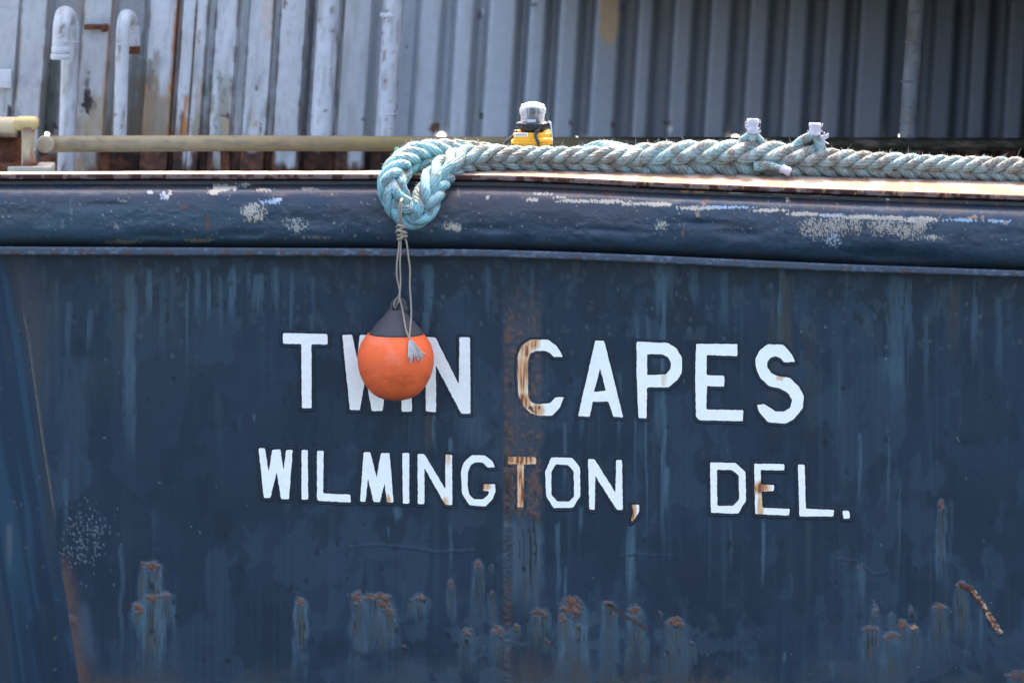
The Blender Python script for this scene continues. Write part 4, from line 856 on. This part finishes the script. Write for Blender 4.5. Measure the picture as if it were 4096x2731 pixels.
for pts in ([(2062, 528, LY - .03), (2050, 548, LY - .05), (2022, 572, LY - .06), (2008, 598, LY - .06), (1996, 640, LY - .06)], [(2148, 526, LY - .07), (2142, 545, LY - .08), (2152, 570, LY - .09), (2152, 600, LY - .09), (2146, 650, LY - .08)]):
    mb = MB(); V, F, uv = tube(spline(np.array([lp(*p_) for p_ in pts]), 40), .0068, 8); mb.add(V, F)
    V, F = lathe([(.009, -.006), (.010, 0), (.009, .006)], 12, lp(*pts[0])); mb.add(V, F)
    mb.build('strap', M_BLK, lan)

# ------------------------------------------------------------------ corrugated wall behind
WY = 3.0
wall = empty('shed_wall', (0, WY, .2), 'grey ribbed steel sheet wall with rust and peeling paint behind the boat', 'wall')
LIGHT = [(-620, -480), (-400, -250), (-180, -60), (-40, 53), (72, 168), (320, 425), (585, 690), (716, 765), (770, 811), (852, 932), (985, 1075), (1110, 1205), (1365, 1475), (1663, 1750), (1806, 1883), (1939, 2056), (2102, 2173), (2224, 2306), (2367, 2469), (2540, 2602), (2683, 2760), (2829, 2912), (2985, 3064), (3140, 3220), (3293, 3370), (3427, 3541), (3726, 3809), (3879, 3949), (4024, 4100), (4175, 4250), (4330, 4405), (4480, 4560), (4630, 4710), (4780, 4860)]
pr = []
for i, (a, b) in enumerate(LIGHT):
    pr += [(a, 0.0), (b, 0.0)]
    if i + 1 < len(LIGHT):
        c2 = LIGHT[i + 1][0]; g_w = c2 - b
        dp = .11 if b > 1500 else (.16 if g_w > 100 else .06)
        if g_w > 24: pr += [(b + (min(g_w * .28, 20) if b > 1300 else min(g_w * .34, 34)), dp), (c2 - min(g_w * .12, 8), dp)]
        else: pr += [(b + g_w * .5, .02)]
pr = np.array(sorted(pr)); 
wx = []
for (a, _), (b, _) in zip(pr[:-1], pr[1:]):
    k = max(1, int(math.ceil((b - a) / 9))); wx += list(np.linspace(a, b, k, endpoint=False))
wx.append(pr[-1, 0]); wx = np.array(wx); wd_ = np.interp(wx, pr[:, 0], pr[:, 1])
wy = np.concatenate([[-1500, -1000, -600, -300], np.arange(-160, 800, 8), [830]]).astype(float)
wsm = sum(np.interp(wx + o_, pr[:, 0], pr[:, 1]) for o_ in (-10, -5, 0, 5, 10)) / 5
wd_ = wd_ + (wsm - wd_) * ss(1300, 1500, wx)
WX, WYY = np.meshgrid(wx, wy); WD = np.broadcast_to(wd_, WX.shape)
lean = np.interp(WX, [0, 1200, 4096], [.076, .066, .058])
px_ = WX - lean * (WYY - 300)
cw = np.ones(WX.shape + (3,)) * (0.455, 0.465, 0.475)
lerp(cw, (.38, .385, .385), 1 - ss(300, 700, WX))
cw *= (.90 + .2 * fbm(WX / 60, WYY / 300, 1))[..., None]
lerp(cw, (0.40, 0.44, 0.48), .8 * ss(1300, 1700, WX)); lerp(cw, (.212, .226, .246), .95 * ss(1600, 2700, WX))  # shade put into the sheet colour, darker toward the right
lerp(cw, (.138, .148, .162), .9 * ss(2700, 3900, WX))  # deeper painted shade on the far right sheets
lerp(cw, (0.33, 0.34, 0.33), .6 * (WX < 2000) * ss(.52, .7, fbm(WX / 24, WYY / 240, 3)))
lerp(cw, (0.30, 0.315, 0.33), .5 * ss(.60, .64, fbm(WX / 16 + 5, WYY / 60, 2, 5)) * (1 - ss(1200, 1500, WX)))
lerp(cw, (0.15, 0.16, 0.14), .6 * ss(.54, .72, fbm(WX / 20 + 3, WYY / 90, 4, 5)) * ss(150, 500, WYY) * (1 - ss(1000, 1300, WX)))
lerp(cw, (.20, .17, .12), .75 * ss(120, 560, WYY) * (1 - ss(800, 1200, WX)) * ss(150, 300, WX) * ss(.46, .64, fbm(WX / 30 + 7, WYY / 130, 3, 5)))
lerp(cw, (.30, .16, .08), .7 * ss(380, 600, WYY) * (1 - ss(900, 1200, WX)) * ss(150, 300, WX) * ss(.56, .66, fbm(WX / 18 + 2, WYY / 90, 6, 5)))
for a_, b_ in ((176, 242), (510, 556)): lerp(cw, (.13, .135, .11), .75 * ss(a_ - 6, a_ + 4, WX) * (1 - ss(b_ - 4, b_ + 6, WX)) * ss(100, 420, WYY) * (.4 + .9 * fbm(WX / 14, WYY / 60, 2, 4)))
def wspot(x, y, rx, ry, c_, a=.95, nz=.9, sc=14):
    r = np.sqrt(((WX - x) / rx) ** 2 + ((WYY - y) / ry) ** 2) + nz * 2 * (fbm(WX / sc, WYY / sc, int(x + y) % 7, 4) - .5)
    lerp(cw, c_, a * (1 - ss(.75, 1.0, r)))
def wrun(x, y0, y1, w_, c_, a=.95):
    xx = x + 8 * (vn(WYY / 70, WYY * 0 + x, 2) - .5)
    m = (1 - ss(.5, 1.1, np.abs(WX - xx) / w_ + .6 * (vn(WX / 8, WYY / 30, 1) - .5))) * ss(y0 - 10, y0 + 20, WYY) * (1 - ss(y1 - 60, y1, WYY))
    lerp(cw, c_, a * m)
OR = (.40, .15, .035); DB = (.028, .02, .018); BRW = (.13, .06, .035)
wspot(2425, 90, 44, 112, (.40, .28, .17), 1, .35, 30); wspot(2418, -60, 48, 150, (.40, .28, .17), 1, .3, 30)
wspot(1050, 40, 26, 70, (.45, .39, .36), 1, .6); wspot(1062, 120, 16, 50, (.45, .39, .36), 1, .6); wspot(310, 30, 34, 60, (.42, .37, .33), .9, .5)
wrun(692, -400, 620, 13, OR); wrun(690, -400, 560, 6, (.16, .06, .03)); wrun(424, 100, 560, 7, OR); wrun(432, -200, 130, 5, OR, .8); wrun(750, 380, 620, 9, OR); wrun(738, 440, 620, 6, BRW); wrun(545, 430, 640, 22, BRW, .8); wrun(590, 300, 620, 50, (.22, .15, .08), .85); wrun(650, 380, 640, 44, (.22, .17, .11), .75); wrun(620, 200, 620, 20, (.20, .15, .10), .6); wrun(400, 380, 620, 50, (.30, .23, .14), .6); wrun(900, 300, 620, 30, (.25, .25, .20), .5); wrun(215, 60, 620, 26, (.12, .14, .11), .7); wrun(535, 100, 620, 16, (.15, .14, .12), .7); wrun(566, -300, 620, 8, (.15, .15, .13), .8); wrun(800, 300, 620, 10, (.3, .22, .13), .5)
wspot(352, 400, 16, 62, DB, 1, .8); wspot(362, 432, 26, 30, DB, .9, 1.0); wspot(352, 330, 8, 40, (.10, .09, .08), .8); wrun(375, 460, 620, 40, (.30, .24, .15), .5)
wspot(213, 400, 8, 34, DB); wspot(216, 510, 24, 22, DB); wspot(205, 470, 14, 40, (.14, .11, .09)); wspot(45, 455, 10, 26, DB); wrun(215, 240, 560, 22, (.13, .14, .12), .6)
wspot(598, 300, 16, 60, (.12, .11, .09), .8, 1); wspot(560, 250, 24, 30, (.2, .2, .19), .7); wspot(585, 360, 12, 16, (.4, .17, .08), .8)
wspot(785, 150, 8, 22, (.10, .09, .08)); wspot(785, 140, 14, 20, (.42, .38, .33), .7); wspot(912, 465, 20, 7, BRW, 1, .5); wspot(925, 462, 7, 16, DB, 1, .5); wrun(912, 470, 560, 18, (.40, .28, .12), .6); wspot(1027, 355, 6, 10, BRW); wspot(1060, 515, 7, 26, BRW); wspot(1035, 500, 12, 16, (.4, .28, .14), .7); wspot(1205, 418, 5, 9, BRW)
wrun(1233, -300, 640, 16, (.10, .10, .10), .8); wrun(1352, -300, 640, 5, (.10, .095, .06), .8); wspot(1462, 478, 8, 10, BRW); wspot(1120, 20, 8, 16, BRW); wspot(1550, 20, 20, 30, (.2, .2, .2), .6); wspot(1620, 186, 5, 8, (.2, .2, .2)); wspot(1905, 60, 12, 30, (.14, .13, .13)); wspot(1915, 50, 9, 14, (.6, .62, .66), .9); wspot(1935, 465, 7, 16, (.10, .09, .08)); wspot(2115, 22, 16, 10, (.13, .13, .13)); wspot(2290, 495, 9, 14, BRW); wspot(2462, 500, 7, 14, BRW); wspot(2470, 30, 9, 16, (.15, .15, .15)); wspot(2675, 490, 24, 10, (.14, .11, .07)); wspot(2692, 518, 12, 14, (.5, .5, .5), .8, .3)
wspot(1755, 512, 24, 22, BRW, 1, .4); wspot(2920, 520, 12, 10, BRW, .6)
for x, y in [(880, 320), (900, 380), (860, 420), (930, 340), (875, 500), (840, 330), (820, 360)]: wspot(x, y, 9, 34, (.14, .18, .14), .7, 1)
for a_, b_ in LIGHT:
    if 0 < a_ < 1300:
        for e_ in (a_ - 3, b_ + 3):
            m_ = np.exp(-((WX - e_) / 6) ** 2) * ss(.40, .62, fbm(WX * 0 + e_, WYY / 70, 3, 4)); lerp(cw, (.15, .11, .075), .8 * m_)
# corroded foot of the sheets
keepl = 0 * WX
for a, b in [(225, 308), (318, 380), (735, 762), (855, 895), (1105, 1190), (1395, 1455), (1690, 1720)]:
    keepl = np.maximum(keepl, ss(a - 8, a + 4, px_) * (1 - ss(b - 4, b + 8, px_)))
n = fbm(WX / 26, WYY / 40, 5, 4)
foot = ss(0, .12, (WYY - 596) / 60 + .5 * (n - .5)) * (1 - keepl * (1 - ss(640, 700, WYY + 80 * (n - .5))))
lerp(cw, (.075, .032, .020), foot * ss(330, 420, WX) * 1.0); lerp(cw, (.15, .06, .03), foot * .8 * ss(.5, .65, fbm(WX / 20, WYY / 20, 2)))
lerp(cw, (.02, .016, .015), .8 * foot * ss(.52, .6, fbm(WX / 34 + 4, WYY / 34, 6)))
hole = np.zeros((WX.shape[0] - 1, WX.shape[1] - 1), bool); px_ = px_.copy(); WYY = WYY.copy()
for x, y, rx, ry in [(1766, 545, 17, 18), (2942, 550, 18, 12), (188, 537, 10, 9), (3604, 545, 10, 14), (2308, 552, 7, 6)]:
    cx_ = (px_[:-1, :-1] + px_[1:, 1:]) / 2; cy_ = (WYY[:-1, :-1] + WYY[1:, 1:]) / 2
    h_ = ((cx_ - x) / rx) ** 2 + ((cy_ - y) / ry) ** 2 < 1; hole |= h_
    vin = np.zeros(WX.shape, bool); vout = np.zeros(WX.shape, bool)
    for di in (0, 1):
        for dj in (0, 1):
            vin[di:WX.shape[0] - 1 + di, dj:WX.shape[1] - 1 + dj] |= h_; vout[di:WX.shape[0] - 1 + di, dj:WX.shape[1] - 1 + dj] |= ~h_
    bd = vin & vout; rn = np.sqrt(((px_ - x) / rx) ** 2 + ((WYY - y) / ry) ** 2) + 1e-6
    px_[bd] = x + (px_[bd] - x) / rn[bd]; WYY[bd] = y + (WYY[bd] - y) / rn[bd]
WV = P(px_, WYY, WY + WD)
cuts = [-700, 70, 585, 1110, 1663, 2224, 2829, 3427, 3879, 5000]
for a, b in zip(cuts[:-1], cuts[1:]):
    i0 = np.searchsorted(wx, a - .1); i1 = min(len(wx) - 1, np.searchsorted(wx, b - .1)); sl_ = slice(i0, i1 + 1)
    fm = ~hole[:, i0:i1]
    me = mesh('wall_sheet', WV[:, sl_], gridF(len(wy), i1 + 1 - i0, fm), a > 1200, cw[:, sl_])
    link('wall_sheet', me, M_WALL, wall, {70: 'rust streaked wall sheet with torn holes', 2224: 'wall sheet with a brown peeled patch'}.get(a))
# unseen slab and side wall added to shade the right half of the sheets
V, F = bbox((1.32, 2.26, 1.42), (2.6, 1.6, .10)); link('added_shade_slab', mesh('added_shade_slab', V, F, False), M_DARK, wall)
V, F = bbox((2.70, 1.85, 1.75), (.12, 2.3, 3.1)); link('added_shade_wall', mesh('added_shade_wall', V, F, False), M_DARK, wall)
# bracket and ledge on the rusty sheets
mb = MB(); a = P(np.array(385.), np.array(108.), WY - .02); mb.add(*bbox(a, (.11, .03, .022), .004)); mb.add(*bbox(P(np.array(420.), np.array(112.), WY - .03), (.03, .04, .035), .006)); mb.build('bracket', M_RUST, wall)
mb = MB(); mb.add(*bbox(P(np.array(8.), np.array(315.), WY - .02), (.09, .05, .085), .004)); mb.build('junction_box', mat('box_paint', (.48, .49, .5), .6), wall)

# pipes standing against the wall
def vent(name, label, pts, r, group, white=(.43, .445, .46), extra=None, cat='pipe'):
    pth = spline(np.array([P(np.array(float(a)), np.array(float(b)), d) for a, b, d in pts]), 90)
    o = empty(name, pth[0] if pth[0][2] < pth[-1][2] else pth[-1], label, cat, group)
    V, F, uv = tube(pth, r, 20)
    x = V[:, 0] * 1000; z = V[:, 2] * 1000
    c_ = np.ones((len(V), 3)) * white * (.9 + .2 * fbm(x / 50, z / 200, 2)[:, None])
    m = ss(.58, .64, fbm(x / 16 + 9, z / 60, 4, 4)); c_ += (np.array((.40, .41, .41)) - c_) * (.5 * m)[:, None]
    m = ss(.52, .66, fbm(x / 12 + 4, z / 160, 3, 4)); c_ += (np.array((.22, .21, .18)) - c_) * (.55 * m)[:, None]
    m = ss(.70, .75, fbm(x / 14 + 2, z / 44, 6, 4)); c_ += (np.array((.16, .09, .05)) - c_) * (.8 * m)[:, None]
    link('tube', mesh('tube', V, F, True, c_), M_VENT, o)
    for (a, b, d, rr, h, m_) in (extra or []):
        q = P(np.array(float(a)), np.array(float(b)), d); V, F = lathe([(rr * .94, -h / 2), (rr, -h / 2 + .003), (rr, h / 2 - .003), (rr * .94, h / 2)], 24, q)
        link('collar', mesh('collar', V, F, True, np.ones((len(V), 3)) * white), m_, o)
    return o
GV = 'white vent pipes by the left sheets'
vent('vent_pipe', 'white gooseneck vent with a capped front spout, leftmost pipe', [(243, 204, 2.50), (244, 150, 2.5), (247, 100, 2.5), (253, 66, 2.54), (264, 60, 2.62), (276, 76, 2.70), (283, 120, 2.72), (280, 200, 2.72), (274, 420, 2.72), (262, 690, 2.72), (258, 760, 2.72)], .039, GV,
     extra=[(243, 200, 2.5, .042, .03, M_VENT), (241, 226, 2.5, .043, .026, M_VENT), (242, 213, 2.5, .036, .03, M_RUST), (244, 166, 2.5, .041, .008, M_VENT), (281, 168, 2.72, .041, .008, M_VENT)])
vent('vent_pipe', 'white gooseneck vent with a rusty open end near the dark rib', [(478, 590, 2.55), (480, 500, 2.55), (483, 400, 2.55), (489, 200, 2.55), (493, 110, 2.55), (500, 72, 2.58), (512, 66, 2.65), (524, 82, 2.72), (532, 120, 2.74), (533, 185, 2.74)], .0305, GV,
     extra=[(533, 200, 2.74, .031, .035, M_RUST), (490, 174, 2.55, .032, .008, M_VENT)])
GD = 'straight pipes running up the wall'
vent('wall_pipe', 'straight white pipe beside the dark gap in the wall, left of the rope eye', [(1332, -260, 2.86), (1299, 300, 2.86), (1280, 592, 2.86)], .049, GD, (.47, .49, .515))
vent('wall_pipe', 'white pipe with a dirty joint directly above the rope eye', [(1590, -260, 2.86), (1557, 300, 2.86), (1538, 592, 2.86)], .047, GD, (.47, .49, .515), extra=[(1563, 60, 2.86, .049, .02, M_VENT), (1548, 455, 2.86, .0485, .012, M_VENT)])
vent('wall_pipe', 'shaded grey pipe with clamps at the far right of the wall', [(3690, -260, 2.9), (3648, 300, 2.9), (3630, 592, 2.9)], .041, GD, (.24, .26, .285), extra=[(3662, 52, 2.9, .043, .01, M_VENT), (3652, 165, 2.9, .043, .01, M_VENT), (3640, 325, 2.9, .043, .01, M_VENT), (3633, 485, 2.9, .043, .01, M_VENT)])  # pipe colour darkened to carry the shade on this side
# ------------------------------------------------------------------ horizontal pipe rail
pts = [(181, 577, 2.13), (182, 577, 2.24), (192, 577, 2.31), (225, 577, 2.34), (400, 576, 2.35), (1000, 574, 2.35), (2000, 577, 2.35), (3000, 576, 2.35), (4200, 577, 2.35), (5200, 577, 2.35)]
pth = resample(spline(np.array([P(np.array(float(a)), np.array(float(b)), d) for a, b, d in pts]), 300), .02)
pr_o = empty('pipe_rail', pth[20], 'long olive yellow pipe running low along the wall behind the boat', 'pipe')
xx = pth[:, 0] * 870 + 2048
V, F, uv = tube(pth, np.interp(xx, [150, 800, 2500, 4096], [.037, .036, .031, .028]), 20)
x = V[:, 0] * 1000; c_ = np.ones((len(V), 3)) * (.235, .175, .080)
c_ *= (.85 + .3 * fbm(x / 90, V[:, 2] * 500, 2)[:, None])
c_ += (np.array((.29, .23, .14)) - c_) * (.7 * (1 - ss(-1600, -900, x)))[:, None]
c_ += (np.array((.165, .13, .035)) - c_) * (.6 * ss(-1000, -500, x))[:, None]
c_ += (np.array((.022, .019, .012)) - c_) * (.95 * ss(-300, 700, x))[:, None]  # right part painted near black for the shade there
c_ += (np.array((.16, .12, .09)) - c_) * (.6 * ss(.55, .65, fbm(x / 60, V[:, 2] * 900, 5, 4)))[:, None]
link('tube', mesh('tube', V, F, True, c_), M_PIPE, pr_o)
mb = MB(); ec = P(np.array(181.), np.array(577.), 2.13)
V, F = lathe([(.034, -.012), (.039, -.006), (.039, .012), (.030, .018)], 24); V = np.array(V)[:, [0, 2, 1]]; V[:, 1] *= -1; mb.add(V + ec, F, (.36, .30, .20)); mb.build('end_cap', M_PIPE, pr_o)
for x_ in (420, 900, 1650, 2500, 3500):
    q = P(np.array(float(x_)), np.array(577.), 2.37); V, F, uv = tube(np.array([q + (0, 0, -.01), q + (0, .0, -.2), (q[0], q[1], .19)]), .022, 10); link('stanchion', mesh('stanchion', V, F, True), M_RUST, pr_o)
# ------------------------------------------------------------------ mooring bitt at the left
BT = 1.9
bt = empty('mooring_bitt', P(np.array(120.), np.array(680.), BT), 'chipped cream and rust mooring bitt at the far left of the quay edge', 'mooring bitt')
mb = MB()
def bp_(x, y, d=BT): return P(np.array(float(x)), np.array(float(y)), d)
V, F, uv = tube(np.array([bp_(-130, 512), bp_(-40, 512), bp_(60, 512), bp_(78, 512), bp_(84, 512)]), [.048, .048, .048, .046, .038], 24); 
cq = np.ones((len(V), 3)) * (.42, .34, .20); nn = fbm(V[:, 0] * 40, V[:, 2] * 40, 2, 4); cq += (np.array((.05, .03, .03)) - cq) * ss(.46, .54, nn + (bp_(0, 522)[2] - V[:, 2]) * 8)[:, None]
me = mesh('cross_arm', V, F, True, cq); link('cross_arm', me, M_PIPE, bt)
V, F = bbox(bp_(104, 494), (.105, .12, .055), .018); mb.add(V, F, col=(.47, .35, .15)); mb.build('head', M_PIPE, bt)
mb = MB(); V, F, uv = tube(np.array([bp_(112, 508, BT - .03), bp_(112, 560, BT - .03), bp_(110, 610, BT - .03), bp_(114, 645, BT - .03), bp_(118, 662, BT - .03)]), [.032, .028, .027, .032, .045], 20)
cq = np.ones((len(V), 3)) * (.43, .35, .21); nn = fbm(V[:, 0] * 30, V[:, 2] * 30, 5, 4); cq += (np.array((.20, .08, .05)) - cq) * (ss(.5, .58, nn + (V[:, 0] - bp_(112, 600)[0]) * 5))[:, None]
mb.add(V, F, cq); mb.build('post', M_PIPE, bt)
mb = MB(); mb.add(*bbox(bp_(126, 690), (.19, .2, .07), .006), col=(.34, .31, .24)); mb.build('base_plate', M_PIPE, bt)
mb = MB(); V, F, uv = tube(np.array([bp_(20, 540, BT + .1), bp_(20, 640, BT + .1), bp_(20, 740, BT + .1)]), .075, 24); mb.add(V, F); mb.add(*bbox(bp_(0, 690, BT + .02), (.2, .2, .09), .01)); mb.build('drum', M_RUST, bt)
mb = MB(); V, F, uv = tube(np.array([bp_(196, 625, 2.6), bp_(196, 760, 2.6)]), .036, 16); mb.add(V, F); mb.build('rear_post', M_RUST, bt)
